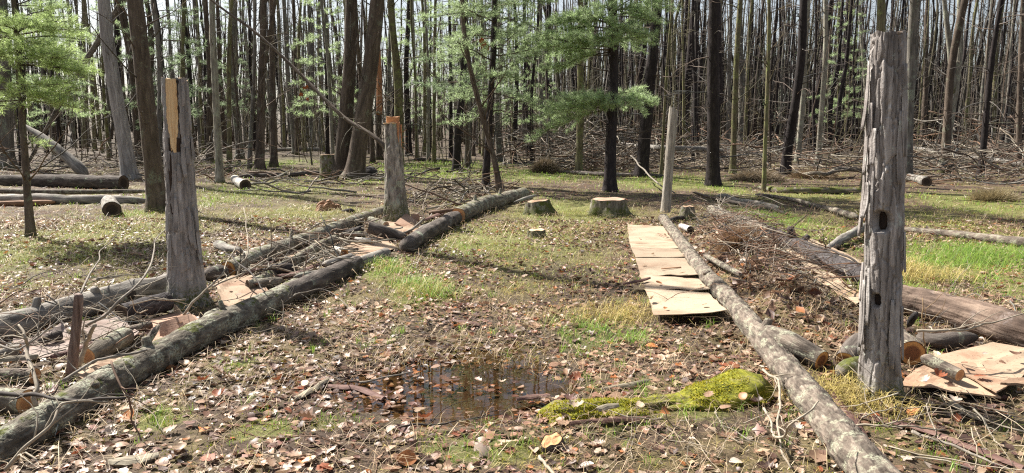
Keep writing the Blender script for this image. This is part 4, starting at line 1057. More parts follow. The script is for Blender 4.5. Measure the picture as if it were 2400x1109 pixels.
def slab(label, pts, hw, mat, thick=.012, name='bark_piece', cat='bark piece', lift=.02, seed=0, curl=.015):
    """a strip of bark or split wood lying on the ground; pts pixels, hw half width in pixels"""
    P = np.array([at(*q_, lift) for q_ in pts]); n_ = 16; PP = catmull(P, n_); m_ = 6
    T_ = nrm(np.gradient(PP, axis=0)); S_ = nrm(np.cross(T_, [0, 0, 1.]))
    t_ = np.linspace(0, 1, n_); hwm = hw / F * depth_of(P.mean(0)) * (.35 + .75 * np.sqrt(np.clip(np.sin(np.pi * np.clip(t_, .03, .97)), 0, 1))) * (1 + .3 * vn(t_ * 7, seed + .5, 0, seed))
    v_ = np.linspace(-1, 1, m_)
    G = PP[:, None] + S_[:, None] * (hwm[:, None] * v_[None])[..., None]
    G[..., 2] = np.maximum(G[..., 2], zt(G[..., 0], G[..., 1]) + .008) + curl * (1 - v_[None] ** 2) + .006 * fbm(G[..., 0] * 14, G[..., 1] * 14, 0, 2, seed)
    c = G.reshape(-1, 3).mean(0)
    o = sheet_geo(G - c, thick, (0, 0, 1)).build(name, M[mat], smooth=False, kind='thing'); o.location = tuple(c)
    return tag(o, label, cat)
slab('reddish dark bark strip lying along the front of the mossy log', [(1335, 995), (1430, 985), (1525, 983)], 9, 'slab', seed=1)
slab('grey flake of wood stuck on top of the mossy log', [(1400, 962), (1425, 953), (1450, 950)], 12, 'slab_grey', lift=.11, seed=2)
slab('flat pale lichen slab among dead leaves at the lower left', [(255, 1085), (310, 1078), (372, 1066)], 22, 'slab_grey', seed=3, thick=.03)
slab('long dark plank of bark stretching from the holed stump to the right', [(2010, 975), (2140, 1000), (2290, 1055), (2400, 1100)], 13, 'slab', seed=4)
slab('purplish bark strip lying against the pale log at the holed stump', [(1945, 920), (1985, 970), (2030, 1040)], 15, 'slab', seed=5)
slab('weathered grey wood sliver left of the puddle, pointing up right', [(690, 935), (730, 915), (770, 888)], 10, 'slab_grey', seed=6)
slab('dark wet bark piece at the left edge of the puddle', [(770, 905), (840, 912), (900, 935)], 13, 'slab', seed=7)
slab('grey bark strip between the mossy log and the puddle', [(1410, 912), (1470, 902), (1530, 894)], 7, 'slab_grey', seed=8)
slab('dark wet slab in the bare mud, uphill of the puddle', [(1060, 752), (1100, 756), (1125, 762)], 7, 'slab', seed=9)
slab('dark broken stick-like slab lying against the cardboard walkway', [(1462, 664), (1490, 660), (1524, 653)], 6, 'slab', seed=10, lift=.09)
slab('reddish wet bark slab lying in the puddle, right part', [(1210, 938), (1250, 932), (1290, 928)], 9, 'slab', lift=.05, seed=11)
slab('grey bark plank near the lower right corner', [(2210, 930), (2260, 965), (2300, 985)], 9, 'slab_grey', seed=12)

for q_, (lab, pts, hw, mt) in enumerate((
    ('split slab of bark lying near the pinkish cardboard, left bed', [(640, 690), (680, 672), (715, 655)], 9, 'slab_grey'),
    ('dark curled bark slab beneath the thin crooked log', [(650, 650), (700, 640), (745, 622)], 10, 'slab'),
    ('pale split board lying along the smooth dark log', [(745, 640), (790, 620), (830, 600)], 6, 'slab_grey'),
    ('brown bark flake between the two back logs, left bed', [(560, 648), (600, 630), (640, 615)], 8, 'slab'),
    ('grey bark plate by the white-barked log piece', [(745, 595), (775, 585), (800, 572)], 7, 'slab_grey'),
    ('dark bark plate at the far end of the left bed', [(985, 520), (1020, 505), (1050, 492)], 7, 'slab'),
    ('weathered split wood under the brush heap, far end of the left bed', [(1000, 490), (1060, 478), (1110, 468)], 6, 'slab_grey'),
    ('dark bark slab in the twigs beside the mossy green log section', [(120, 840), (170, 825), (215, 808)], 11, 'slab'),
    ('split pale wood lying in front of the long back log', [(250, 765), (290, 752), (330, 742)], 8, 'slab_grey'),
    ('brown bark piece leaning low against the thick mossy log', [(410, 800), (450, 785), (485, 770)], 9, 'slab'),
    ('grey bark strip in the twigs at the left edge', [(-10, 850), (40, 842), (90, 838)], 8, 'slab_grey'))):
    slab(lab, pts, hw, mt, seed=40 + q_, lift=.05, curl=.025)

# broken brown stake standing in the left bed
sb = at(160, 888); st = atY(184, 690, sb[1])
kk = depth_of(sb) / F
t = thing('broken_stake', 'broken brown stake standing upright among twigs in the left bed', 'stake', sb)
gs = Geo(); V, Q, T, bk, pl = tube(catmull(np.array([[0, 0, -.05], (st - sb) * .5 + [.012, 0, 0], st - sb]), 30), np.linspace(11, 6.5, 30) * kk, 14, d_ridge(170, .008, 40, 3))
gs.add(V, Q, T, bk=V * 1.0, pl=pl).build('shaft', M['stake'], t)
gs = Geo(); V, Q, T, bk, pl = tube(catmull(np.array([(st - sb) * .35 + [.028, 0, 0], (st - sb) * .75 + [.03, 0, 0], (st - sb) * .98 + [.022, 0, 0]]), 20), np.linspace(5, 3, 20) * kk, 8, d_ridge(171, .004, 40, 3))
gs.add(V, Q, T, bk=V * 1.0, pl=pl).build('split_half', M['stake'], t)

# ------------------------------------------------------------------ twigs and branches
def stick(P0, d, L, r, bend=.18, n=7, grav=0.0, rs=None):
    rs = rs or rnd
    d = nrm(d); P = [np.asarray(P0, float)]
    for k in range(n - 1):
        d = nrm(d + np.array([rs.gauss(0, bend), rs.gauss(0, bend), rs.gauss(0, bend) - grav]))
        P.append(P[-1] + d * L / (n - 1))
    return np.array(P)

def twig_col(base=(.26, .22, .18), j=.25):
    f = 1 + rnd.uniform(-j, j); w = rnd.uniform(-.02, .02)
    return (base[0]*f + w, base[1]*f, base[2]*f - w*.5)

def branch(label, pts, r0, r1, colr, name='fallen_branch', cat='branch', subs=0, group=None, seed=0):
    """pts: (pixel x, pixel y, metres above the soil)"""
    P = np.array([at(px, py, h) for px, py, h in pts])
    n = 6 * len(P); PP = catmull(P, n)
    L = np.linalg.norm(np.diff(PP, axis=0), axis=1).sum()
    PP += (.012 * L ** .5 * np.stack([vn(np.linspace(0, 9, n), seed + k*3.3, 0, 5) for k in range(3)], -1))
    c = PP.mean(0); c[2] = z1(c[0], c[1])
    g = Geo(); r = np.linspace(r0, r1, n) * (1 + .15 * vn(np.linspace(0, 12, n), seed, 0, 2))
    add_tube(g, PP - c, r, 7, colr)
    rs = random.Random(seed)
    for k in range(subs):
        i_ = rs.randint(2, n - 3); d = nrm(PP[i_+1] - PP[i_]) + np.array([rs.gauss(0, .6), rs.gauss(0, .6), rs.uniform(-.1, .7)])
        S = stick(PP[i_] - c, d, rs.uniform(.1, .35), 0, .22, 6, rs=rs)
        S[:, 2] = np.maximum(S[:, 2], -.02)
        add_tube(g, S, np.linspace(r[i_] * .6, .0012, 6), 5, colr)
    o = g.build(name, M['twig']); o.location = tuple(c)
    return tag(o, label, cat, group)

PALE, GREY, DARKT, BROWN, RUST = (.37, .32, .245), (.26, .23, .19), (.07, .058, .05), (.20, .13, .09), (.215, .125, .08)
branch('dark thin branch lying straight across the thick mossy log, lower left', [(-20, 922, .3), (80, 928, .33), (151, 938, .36), (290, 936, .36)], .012, .005, DARKT, subs=4, seed=1)
branch('pale crooked branch lying low along the mossy log, lower left corner', [(10, 1100, .12), (60, 1045, .22), (121, 993, .30), (151, 948, .36), (250, 945, .34)], .010, .005, PALE, subs=6, seed=2)
branch('pale forked branch bending upright over the two sawn ends, lower left', [(40, 760, .55), (60, 790, .5), (62, 820, .42), (83, 900, .3), (81, 955, .2)], .006, .014, PALE, subs=6, seed=3)
branch('thick pale stick standing aslant right of the brown stake', [(184, 855, .05), (200, 805, .2), (220, 762, .36)], .017, .012, PALE, subs=2, seed=4)
branch('long thin twig arching up in front of the grass on the left', [(200, 770, .18), (292, 696, .42), (345, 630, .5), (365, 560, .5), (420, 510, .4)], .011, .004, GREY, subs=5, seed=5)
branch('curving grey twig rising behind the brown stake', [(186, 690, .28), (225, 620, .4), (245, 580, .45), (285, 545, .5)], .009, .003, GREY, subs=3, seed=6)
branch('pale twig leaning on the foot of the yellow-topped stump', [(428, 740, .08), (469, 690, .25), (520, 640, .35), (560, 560, .4)], .011, .004, PALE, subs=4, seed=7)
branch('dark drooping twig hanging in front of the thick mossy log', [(257, 850, .4), (297, 930, .25), (310, 980, .12), (328, 1034, .02)], .006, .004, BROWN, subs=3, seed=8)
branch('brown bent stick over the pinkish cardboard, left bed', [(150, 895, .18), (210, 855, .2), (242, 838, .22), (343, 822, .24)], .010, .007, GREY, subs=3, seed=9)
branch('looping pale twig over the far left of the left bed', [(-20, 800, .3), (40, 818, .3), (90, 790, .34), (150, 740, .4)], .008, .004, GREY, subs=5, seed=10)
branch('upright pale twig over the back log, between the left posts', [(552, 655, .1), (575, 600, .3), (585, 555, .42), (570, 490, .5)], .010, .004, PALE, subs=3, seed=11)
branch('long curved twig across the pinkish cardboard and back logs', [(495, 672, .15), (560, 645, .2), (640, 600, .22), (705, 572, .2)], .009, .005, PALE, subs=4, seed=12)
branch('dark straight twig crossing the left bed down to the mossy log', [(530, 594, .3), (580, 630, .28), (622, 688, .2)], .009, .006, DARKT, subs=3, seed=13)
branch('grey arching twig by the raised orange-ended log', [(717, 545, .1), (755, 522, .2), (816, 516, .18)], .009, .006, PALE, subs=3, seed=14)
branch('long grey stick over the white-barked log piece', [(760, 556, .12), (845, 549, .16), (885, 560, .1)], .010, .006, GREY, subs=3, seed=15)
branch('thin twigs fanning out below the smooth dark log', [(640, 720, .04), (700, 690, .12), (770, 680, .1), (840, 740, .03)], .006, .003, GREY, subs=6, seed=16)
branch('dark curved stick at the foot of the middle stump, right', [(905, 545, .05), (950, 545, .07), (985, 520, .15), (995, 512, .2)], .022, .013, GREY, subs=2, seed=17)
branch('thick brown branch behind the leaning brown board', [(1006, 500, .06), (1040, 494, .1), (1085, 490, .1)], .04, .03, BROWN, subs=2, seed=18)
branch('pale twig lying down the near side of the long pale log, bottom right', [(1790, 868, .12), (1830, 905, .12), (1822, 990, .1), (1848, 1100, .03)], .008, .005, PALE, subs=5, seed=19)
branch('pale twig branching across the dark part of the long pale log', [(1795, 960, .1), (1822, 1028, .12), (1870, 985, .32), (1915, 946, .34)], .007, .004, PALE, subs=3, seed=20)
branch('straight pale stick on the ground right below the holed stump', [(2000, 996, .05), (2128, 1000, .08), (2210, 1009, .05)], .006, .004, PALE, subs=3, seed=21)
branch('slender pale branch over the rotten reddish log, right edge', [(2150, 776, .28), (2254, 772, .3), (2330, 755, .32), (2400, 735, .34)], .010, .004, PALE, subs=5, seed=22)
branch('dry tan stalk standing beside the dark-hearted log end', [(2168, 830, .05), (2166, 790, .2), (2160, 700, .45)], .006, .003, (.36, .25, .14), subs=3, seed=23)
branch('long thin grey stick beside the puddle, left', [(840, 896, .02), (905, 885, .05), (968, 870, .07)], .007, .004, GREY, subs=2, seed=24)
branch('thin dark stick lying in the front of the puddle', [(940, 996, .05), (1040, 990, .05), (1104, 979, .06), (1165, 960, .07)], .006, .003, DARKT, subs=4, seed=25)
branch('curved bare twig arching over the back of the right bed', [(1676, 500, .1), (1695, 472, .3), (1735, 455, .42), (1790, 460, .4), (1840, 480, .3)], .010, .004, GREY, subs=3, seed=26)
branch('dark branch bending over the dark log towards the holed stump', [(1875, 560, .3), (1960, 592, .34), (2030, 620, .3)], .012, .008, DARKT, subs=3, seed=27)
branch('long dark twig slanting over the right bed near its far end', [(1655, 500, .15), (1690, 520, .25), (1740, 560, .25), (1790, 600, .15)], .009, .004, DARKT, subs=4, seed=28)
branch('grey twig standing up in the straw of the right bed', [(1745, 650, .08), (1752, 600, .25), (1765, 565, .35)], .007, .003, GREY, subs=4, seed=29)
branch('pale curved stick on the path in front of the moss, bottom', [(1262, 1070, .02), (1280, 1090, .03), (1300, 1109, .03)], .009, .007, PALE, seed=30)
branch('grey stick lying on dead leaves below the holed stump, far right', [(2140, 1010, .04), (2220, 1040, .05), (2330, 1085, .04)], .010, .006, GREY, subs=3, seed=31)
branch('slanting dark stick beside the thin pale post', [(1480, 365, .75), (1510, 400, .45), (1555, 440, .15), (1580, 452, .05)], .022, .014, GREY, subs=2, seed=32)
branch('thin twig lying across the cardboard walkway', [(1540, 545, .07), (1575, 560, .08), (1600, 575, .1)], .004, .002, BROWN, seed=33)
branch('fine twig arching onto the nearest walkway cardboard', [(1556, 710, .1), (1590, 690, .12), (1660, 672, .22), (1700, 665, .28)], .004, .002, BROWN, subs=2, seed=34)
branch('dark knotty stick across the leaves left of the puddle', [(860, 895, .02), (800, 890, .03), (740, 850, .02)], .007, .004, DARKT, subs=3, seed=35)

def tangle(name, polys, n, L, r, h, cols, seed, flat=.25, sub=2, kind='stuff'):
    """many sticks strewn inside pixel quads, heaped h metres high"""
    rs = random.Random(seed); g = Geo()
    Wd = [np.array([at(px, py)[:2] for px, py in q_]) for q_ in polys]
    for k in range(n):
        q_ = Wd[k % len(Wd)]; u, v = rs.random(), rs.random()
        c = q_[0]*(1-u)*(1-v) + q_[1]*u*(1-v) + q_[2]*u*v + q_[3]*(1-u)*v
        z = z1(c[0], c[1]); az = rs.uniform(0, 6.283); l = rs.uniform(*L) * rs.uniform(.6, 1)
        d = np.array([math.cos(az), math.sin(az), rs.gauss(0, flat)])
        b = np.array([c[0], c[1], z + rs.random() ** 1.5 * h + .01]) - d * l * .4
        rad = rs.uniform(*r) * rs.uniform(.5, 1.2)
        S = stick(b, d, l, rad, .16, 7, .01, rs)
        zz = zt(S[:, 0], S[:, 1]); S[:, 2] = np.maximum(S[:, 2], zz + rad * .6)
        cc = twig_col(cols[k % len(cols)])
        add_tube(g, S, np.linspace(rad, rad * .35, 7), 5 if rad > .006 else 4, cc)
        for q2 in range(rs.randint(0, sub)):
            i_ = rs.randint(1, 5)
            S2 = stick(S[i_], nrm(S[i_+1] - S[i_]) + np.array([rs.gauss(0, .6), rs.gauss(0, .6), rs.uniform(-.1, .5)]), l * rs.uniform(.15, .4), 0, .2, 5, rs=rs)
            S2[:, 2] = np.maximum(S2[:, 2], zt(S2[:, 0], S2[:, 1]))
            add_tube(g, S2, np.linspace(rad * .5, .001, 5), 4, cc)
    o = g.build(name, M['twig'])
    o['kind'] = kind
    return o
tangle('twig_tangle', [[(-20, 780), (330, 760), (420, 800), (-20, 960)], [(-20, 700), (380, 660), (400, 790), (-20, 870)]], 105, (.3, 1.1), (.003, .008), .30, [PALE, PALE, GREY, DARKT, BROWN], 1)
tangle('twig_tangle', [[(480, 640), (860, 520), (960, 560), (620, 720)], [(560, 640), (760, 580), (860, 600), (640, 690)], [(960, 480), (1120, 450), (1150, 470), (980, 530)]], 250, (.3, 1.3), (.004, .015), .14, [PALE, PALE, GREY, DARKT, BROWN], 2)
tangle('twig_tangle', [[(-10, 1000), (300, 880), (480, 860), (300, 1080)], [(480, 800), (760, 660), (840, 700), (600, 850)]], 60, (.2, .7), (.002, .005), .08, [GREY, DARKT, PALE], 3)
tangle('brush_heap', [[(930, 470), (1160, 440), (1200, 462), (970, 500)], [(960, 450), (1080, 442), (1120, 462), (980, 480)]], 95, (.8, 2.2), (.008, .024), .30, [GREY, PALE, BROWN, DARKT], 4)
tangle('twig_tangle', [[(1630, 500), (1800, 540), (2020, 700), (1800, 760)], [(1620, 540), (1760, 560), (1900, 700), (1760, 720)]], 640, (.25, 1.1), (.002, .008), .34, [GREY, RUST, BROWN, PALE, RUST, DARKT], 5)
tangle('twig_tangle', [[(2120, 720), (2400, 700), (2400, 800), (2150, 800)], [(1980, 960), (2380, 940), (2400, 1080), (2080, 1080)], [(1640, 450), (2000, 460), (2020, 540), (1700, 510)]], 90, (.25, 1.0), (.002, .006), .14, [GREY, PALE, BROWN], 6)
tangle('brush_pile', [[(1180, 378), (1440, 378), (1440, 404), (1180, 400)], [(1320, 380), (1560, 380), (1560, 405), (1320, 405)]], 420, (1.2, 3.6), (.010, .035), 1.35, [GREY, GREY, DARKT, BROWN, PALE], 7, flat=.2)
tangle('brush_pile', [[(1680, 375), (2040, 378), (2040, 424), (1700, 415)], [(1540, 375), (1760, 375), (1760, 400), (1560, 400)]], 420, (.8, 3.2), (.008, .03), .9, [GREY, GREY, DARKT, BROWN, PALE], 8, flat=.2)
tangle('brush_pile', [[(2110, 375), (2420, 375), (2460, 440), (2130, 430)]], 330, (.8, 3.2), (.008, .03), .85, [GREY, GREY, DARKT, BROWN, PALE], 9, flat=.2)
tangle('brush_pile', [[(-60, 378), (300, 378), (320, 408), (-60, 425)], [(300, 390), (560, 390), (560, 420), (300, 425)]], 330, (.8, 2.8), (.006, .024), .9, [GREY, GREY, DARKT, BROWN, PALE], 10, flat=.3)
tangle('scattered_sticks', [[(540, 345), (1200, 345), (1200, 376), (540, 376)], [(560, 420), (1180, 400), (1180, 450), (600, 470)], [(1200, 350), (2400, 350), (2400, 368), (1200, 368)]], 260, (.8, 3.0), (.008, .035), .35, [GREY, GREY, DARKT, BROWN], 11, flat=.12)
tangle('scattered_sticks', [[(0, 560), (380, 540), (400, 650), (0, 700)], [(560, 860), (1000, 760), (1400, 760), (800, 1060)], [(1300, 1000), (1900, 960), (1900, 1100), (1300, 1100)], [(450, 960), (900, 1000), (900, 1100), (450, 1100)]], 170, (.12, .6), (.0015, .005), .03, [GREY, DARKT, PALE, BROWN], 12, flat=.06)

# ------------------------------------------------------------------ trees
def crown_bare(g, Pf, Rf, H, n, seed, s0=.12, dead=False, lmax=2.2, colr=(.11, .095, .08), low=0):
    """bare branches along the trunk path Pf(s), all in one mesh"""
    rs = random.Random(seed)
    for k in range(n):
        s = H * (s0 + (1 - s0) * (k + rs.random()) / n) if k >= low else H * rs.uniform(s0 * .6, .38)
        p = Pf(s); r = Rf(s)
        az = rs.uniform(0, 6.283); el = rs.uniform(-.15, .35) if dead else rs.uniform(.3, 1.1)
        d = np.array([math.cos(az) * math.cos(el), math.sin(az) * math.cos(el), math.sin(el)])
        l = rs.uniform(.35, 1) * lmax * (1 - .45 * s / H); rr = min(r * .35, .006 + l * .008)
        S = stick(p + d * r * .5, d, l, rr, .14, 7, .02 if dead else -.05, rs)
        cc = twig_col(colr, .3)
        add_tube(g, S, np.linspace(rr, rr * .25, 7), 4, cc)
        for q in range(rs.randint(1, 4)):
            i_ = rs.randint(2, 5)
            S2 = stick(S[i_], nrm(S[i_+1] - S[i_]) + np.array([rs.gauss(0, .5), rs.gauss(0, .5), rs.uniform(-.2, .5)]), l * rs.uniform(.2, .5), 0, .18, 5, rs=rs)
            add_tube(g, S2, np.linspace(rr * .45, .002, 5), 3, cc)

def needles_at(g, P, D, L, k, w, col, r_, spread=.85, jit=.25):
    """k needles of length L at every tuft point P (heading D), thin triangles"""
    n = len(P)
    if n == 0: return
    Pn = np.repeat(P, k, 0); Dn = np.repeat(D, k, 0)
    dd = nrm(Dn + spread * r_.normal(size=Pn.shape) + [0, 0, -.12])
    ll = L * r_.uniform(.65, 1.1, (n * k, 1))
    sd = nrm(np.cross(dd, r_.normal(size=Pn.shape))) * w
    V = np.stack([Pn - sd, Pn + sd, Pn + dd * ll], 1).reshape(-1, 3)
    c = np.asarray(col)[None] * r_.uniform(1 - jit, 1 + jit, (n * k, 1)) * np.repeat(r_.uniform(.7, 1.3, (n, 1)), k, 0)
    g.add(V, None, np.arange(n * k * 3).reshape(-1, 3), col=np.repeat(c, 3, 0))

def bough(gw, gn, p0, d, L, r0, seed, L_n=.09, k=12, w=.0022, col=(.08, .13, .045), droop=.10, gap=.09, tg=.05, sub=.42):
    rs = random.Random(seed); r_ = np.random.default_rng(seed)
    n = max(6, int(L / .15))
    S = stick(p0, d, L, r0, .07, n, droop / n * 3, rs)
    cc = twig_col((.10, .085, .06), .2)
    add_tube(gw, S, np.linspace(r0, .003, n), 5, cc)
    P, D = [], []
    m = int(L / gap); sgn = 1
    for q in range(m):
        t = .18 + .82 * (q + 1) / m
        x = t * (n - 1); i_ = min(int(x), n - 2); p = S[i_] + (S[i_+1] - S[i_]) * (x - i_)
        ax = nrm(S[i_+1] - S[i_]); sd = nrm(np.cross(ax, [0, 0, 1.])); sgn = -sgn
        l = sub * L * (1.15 - t) * rs.uniform(.5, 1.1) + .10
        dd = nrm(ax * .75 + sd * sgn * rs.uniform(.6, 1.2) + np.array([0, 0, rs.uniform(-.15, .5)]))
        S2 = stick(p, dd, l, 0, .12, 5, .0, rs)
        add_tube(gw, S2, np.linspace(min(.005, r0 * .4), .0015, 5), 3, cc)
        mm = max(2, int(l / tg))
        for u in np.linspace(.3, 1, mm):
            y = u * 4; j_ = min(int(y), 3)
            P.append(S2[j_] + (S2[j_+1] - S2[j_]) * (y - j_) + r_.normal(size=3) * .012); D.append(nrm(S2[j_+1] - S2[j_]) + np.array([0, 0, .35]))
    P.append(S[-1]); D.append(nrm(S[-1] - S[-2]))
    needles_at(gn, np.array(P), nrm(np.array(D)), L_n, k, w, col, r_)

def trunk_path(H, R, lean, bend, seed, flare=.55):
    """local path functions of a trunk: lean (dx,dy per metre), slow bends"""
    n = 26
    s = np.concatenate([[-.2, 0, .12, .3, .6], np.linspace(1.0, H, n - 5)])
    P = np.stack([lean[0]*s + bend * (vn(s*.28, seed + .1, 0, seed) - vn(0*s, seed + .1, 0, seed)), lean[1]*s + bend * (vn(s*.28, seed + 5.1, 0, seed) - vn(0*s, seed + 5.1, 0, seed)), s], -1)
    r = R * (1 - .72 * np.clip(s / H, 0, 1) ** .9) * (1 + flare * np.exp(-np.maximum(s, 0) / .22))
    Pf = lambda q: np.array([np.interp(q, s, P[:, k]) for k in range(3)])
    Rf = lambda q: float(np.interp(q, s, r))
    return s, P, r, Pf, Rf

KIND = {                         # material, branch colour, dead lower whorls, branches, length
    'grey':  ('t_grey', (.15, .135, .115), False, 26, 1.8),
    'brown': ('t_brown', (.11, .085, .065), False, 26, 1.9),
    'dark':  ('t_black', (.13, .11, .095), True, 46, 1.7),
    'pale':  ('t_pale', (.22, .20, .165), False, 22, 1.5),
    'moss':  ('t_moss', (.14, .12, .07), False, 24, 1.5),
    'shag':  ('shag', (.15, .13, .115), False, 22, 2.0),
}
def tree(label, xb, yb, xt, wpx, kind, H=17, seed=0, bend=.12, name='bare_tree', group=None, maxd=46, nb=None, cat='tree', flare=.55, boughs=None, needle=None):
    b = at(xb, max(yb, 336))
    if b[1] > maxd: b = np.array([b[0] * maxd / b[1], maxd, 0]); b[2] = z1(b[0], b[1])
    tp = atY(xt, 0, b[1]); lean = ((tp - b)[0] / (tp - b)[2], rnd.uniform(-.015, .015))
    R = wpx / 2 / F * depth_of(b)
    mat, bc, dead, n_, lm = KIND[kind]
    t = thing(name, label, cat, b, group)
    s, P, r, Pf, Rf = trunk_path(H, R, lean, bend * min(1, R * 6 + .2), seed, flare)
    near = b[1] < 21
    PP = catmull(P, 110 if near else 40); sI = np.interp(np.linspace(0, 1, len(PP)), np.linspace(0, 1, len(s)), s)
    rI = np.interp(sI, s, r)
    V, Q, T, bk, pl = tube(PP, rI, 26 if near else 12, (d_shag(seed + 200, .012, .07, .35) if kind in ('shag', 'pale') else d_ridge(seed + 200, .012, 18, 4)) if near else d_log(seed, .01, .02, 12), ref=(0, 1, 0), R0=R)
    Geo().add(V, Q, T, bk=bk, pl=pl).build('trunk', M[mat], t)
    g = Geo()
    crown_bare(g, Pf, Rf, H, n_ + 16 if nb is None else nb, seed, .13, dead, lm, bc, low=22 if dead else 14)
    g.build('crown', M['twig'], t, kind='stuff')
    return t, Pf, Rf, b

def pine_boughs(t, Pf, Rf, specs, L_n=.09, k=12, w=.0024, col=(.08, .13, .045), **kw):
    """specs: (height, azimuth in degrees from +X, length, rise); every bough a part, its needles a sub-part"""
    for q, (h, az, L, rise) in enumerate(specs):
        gw, gn = Geo(), Geo()
        d = np.array([math.cos(R_(az)), math.sin(R_(az)), rise])
        bough(gw, gn, Pf(h), d, L, .006 + .008 * L, int(h * 100 + az), L_n, k, w, col, **kw)
        o = gw.build('bough', M['twig'], t, kind='stuff')
        gn.build('needles', M['needle'], o, smooth=False, kind='stuff')

TREES = [
 # label, base x, base y, top x, width px, kind
 ('shaggy grey trunk second left of the split-faced post, leaning slightly left', 305, 420, 247, 34, 'shag'),
 ('dark brown trunk just right of the shaggy grey one, behind it', 331, 389, 280, 22, 'brown'),
 ('stout brown scaly trunk directly left of the split-faced post', 371, 497, 316, 40, 'brown'),
 ('thin grey trunk rising behind the stout brown scaly trunk', 374, 402, 348, 14, 'grey'),
 ('wide grey trunk at the far left edge, behind the young pine', 10, 396, 2, 44, 'grey'),
 ('thin dark trunk left of the shaggy grey one, by the broken limb', 132, 366, 118, 13, 'brown'),
 ('slim grey trunk behind the leaning dead trunk, far left', 172, 330, 160, 11, 'grey'),
 ('mossy slim trunk between the young pine and the shaggy grey trunk', 196, 336, 188, 9, 'moss'),
 ('very thin trunk just left of the shaggy grey trunk', 255, 378, 248, 7, 'moss'),
 ('slender mossy trunk rising straight behind the split-faced post', 432, 388, 426, 11, 'moss'),
 ('straight dark trunk right of the split-faced post', 492, 380, 477, 16, 'brown'),
 ('pale grey shaggy trunk right of the straight dark one', 516, 428, 493, 17, 'pale'),
 ('slim greenish trunk right of the pale shaggy one', 538, 404, 541, 12, 'moss'),
 ('thin dark trunk between the pale shaggy and slim greenish trunks', 528, 360, 514, 12, 'brown'),
 ('wide ash-grey trunk behind the slim greenish trunk', 562, 370, 556, 18, 'grey'),
 ('thin grey trunk midway between the slim greenish trunk and the forked brown one', 585, 398, 591, 10, 'grey'),
 ('brown forked trunk left of the twin trunks, standing in grass', 608, 399, 624, 21, 'brown'),
 ('slim grey trunk right of the brown forked trunk', 668, 355, 653, 11, 'grey'),
 ('grey trunk second right of the brown forked trunk', 692, 360, 668, 13, 'grey'),
 ('thin leaning trunk third right of the brown forked trunk', 697, 364, 688, 9, 'brown'),
 ('broad grey trunk left of the twin trunks', 734, 350, 724, 16, 'grey'),
 ('slim grey trunk touching the left of the twin trunks', 750, 355, 744, 12, 'grey'),
 ('left and straighter stem of the big twin trunks', 800, 417, 817, 37, 'brown'),
 ('right and leaning stem of the big twin trunks', 830, 419, 876, 42, 'brown'),
 ('dark trunk standing straight behind the orange-cut post', 923, 385, 923, 15, 'dark'),
 ('thin grey trunk just left of the dark trunk behind the orange-cut post', 907, 380, 911, 10, 'grey'),
 ('slim pale trunk first right of the orange-cut post', 979, 374, 971, 7, 'pale'),
 ('slim pale trunk second right of the orange-cut post', 1004, 378, 996, 8, 'pale'),
 ('slim mossy trunk third right of the orange-cut post', 1017, 384, 1019, 9, 'moss'),
 ('thin dark trunk between the orange-cut post and the pine pair', 1057, 373, 1050, 10, 'dark'),
 ('short wide grey trunk just left of the pine pair', 1097, 386, 1094, 15, 'grey'),
 ('thin grey trunk left of the dark pine with low boughs', 1272, 370, 1268, 11, 'grey'),
 ('thin leaning dark trunk behind the low pine boughs', 1350, 370, 1366, 13, 'dark'),
 ('thick dark trunk leaning right, behind the thin pale post on its left', 1503, 414, 1541, 30, 'dark'),
 ('narrow dark trunk beside the thick leaning dark one', 1489, 350, 1509, 17, 'dark'),
 ('dark leaning trunk close behind the thin pale post, right', 1596, 354, 1626, 21, 'dark'),
 ('narrow dark trunk left of the dark leaning trunk behind the thin post', 1588, 356, 1606, 11, 'dark'),
 ('stout straight dark trunk with a grassy foot, right of the thin post', 1671, 435, 1677, 29, 'dark'),
 ('very thin bent trunk touching the thin pale post', 1548, 414, 1582, 7, 'moss'),
 ('slim dark trunk just left of the stout straight dark trunk', 1628, 350, 1640, 11, 'dark'),
 ('slim grey trunk just right of the stout straight dark trunk', 1705, 353, 1710, 11, 'grey'),
 ('broader grey trunk second right of the stout straight dark trunk', 1738, 353, 1743, 18, 'grey'),
 ('slim brown trunk third right of the stout straight dark trunk', 1753, 344, 1760, 11, 'brown'),
 ('slender pale sapling standing alone on the grass, right half', 1790, 449, 1799, 8, 'moss'),
 ('dark trunk midway between the stout dark trunk and the holed stump', 1840, 409, 1867, 23, 'dark'),
 ('narrow leaning dark trunk left of the holed stump', 1893, 343, 1945, 15, 'dark'),
 ('slim grey trunk between two dark ones left of the holed stump', 1873, 338, 1891, 9, 'grey'),
 ('slim mossy trunk third left of the holed stump', 1962, 345, 1966, 9, 'moss'),
 ('slim mossy trunk second left of the holed stump', 1984, 340, 1990, 9, 'moss'),
 ('thin pale stem leaning close to the left of the holed stump', 2032, 345, 2008, 11, 'pale'),
 ('mossy brown trunk half hidden by the left side of the holed stump', 2028, 449, 2058, 19, 'moss'),
 ('tall grey trunk emerging right behind the holed stump', 2123, 420, 2143, 25, 'grey'),
 ('slim dark trunk first right of the holed stump', 2163, 338, 2174, 14, 'brown'),
 ('forked pale grey tree standing in brush, right part', 2211, 394, 2258, 18, 'pale'),
 ('dark slim trunk leaning right, near the right edge', 2297, 414, 2351, 14, 'dark'),
 ('slim grey trunk left of the dark leaning one near the right edge', 2296, 342, 2322, 11, 'grey'),
 ('mossy leaning trunk right of the forked pale tree', 2257, 345, 2288, 10, 'moss'),
 ('slim grey trunk close to the right edge', 2360, 343, 2382, 11, 'grey'),
 ('thin brown trunk cut by the right edge', 2386, 389, 2402, 13, 'brown'),
]
tree_info = {}
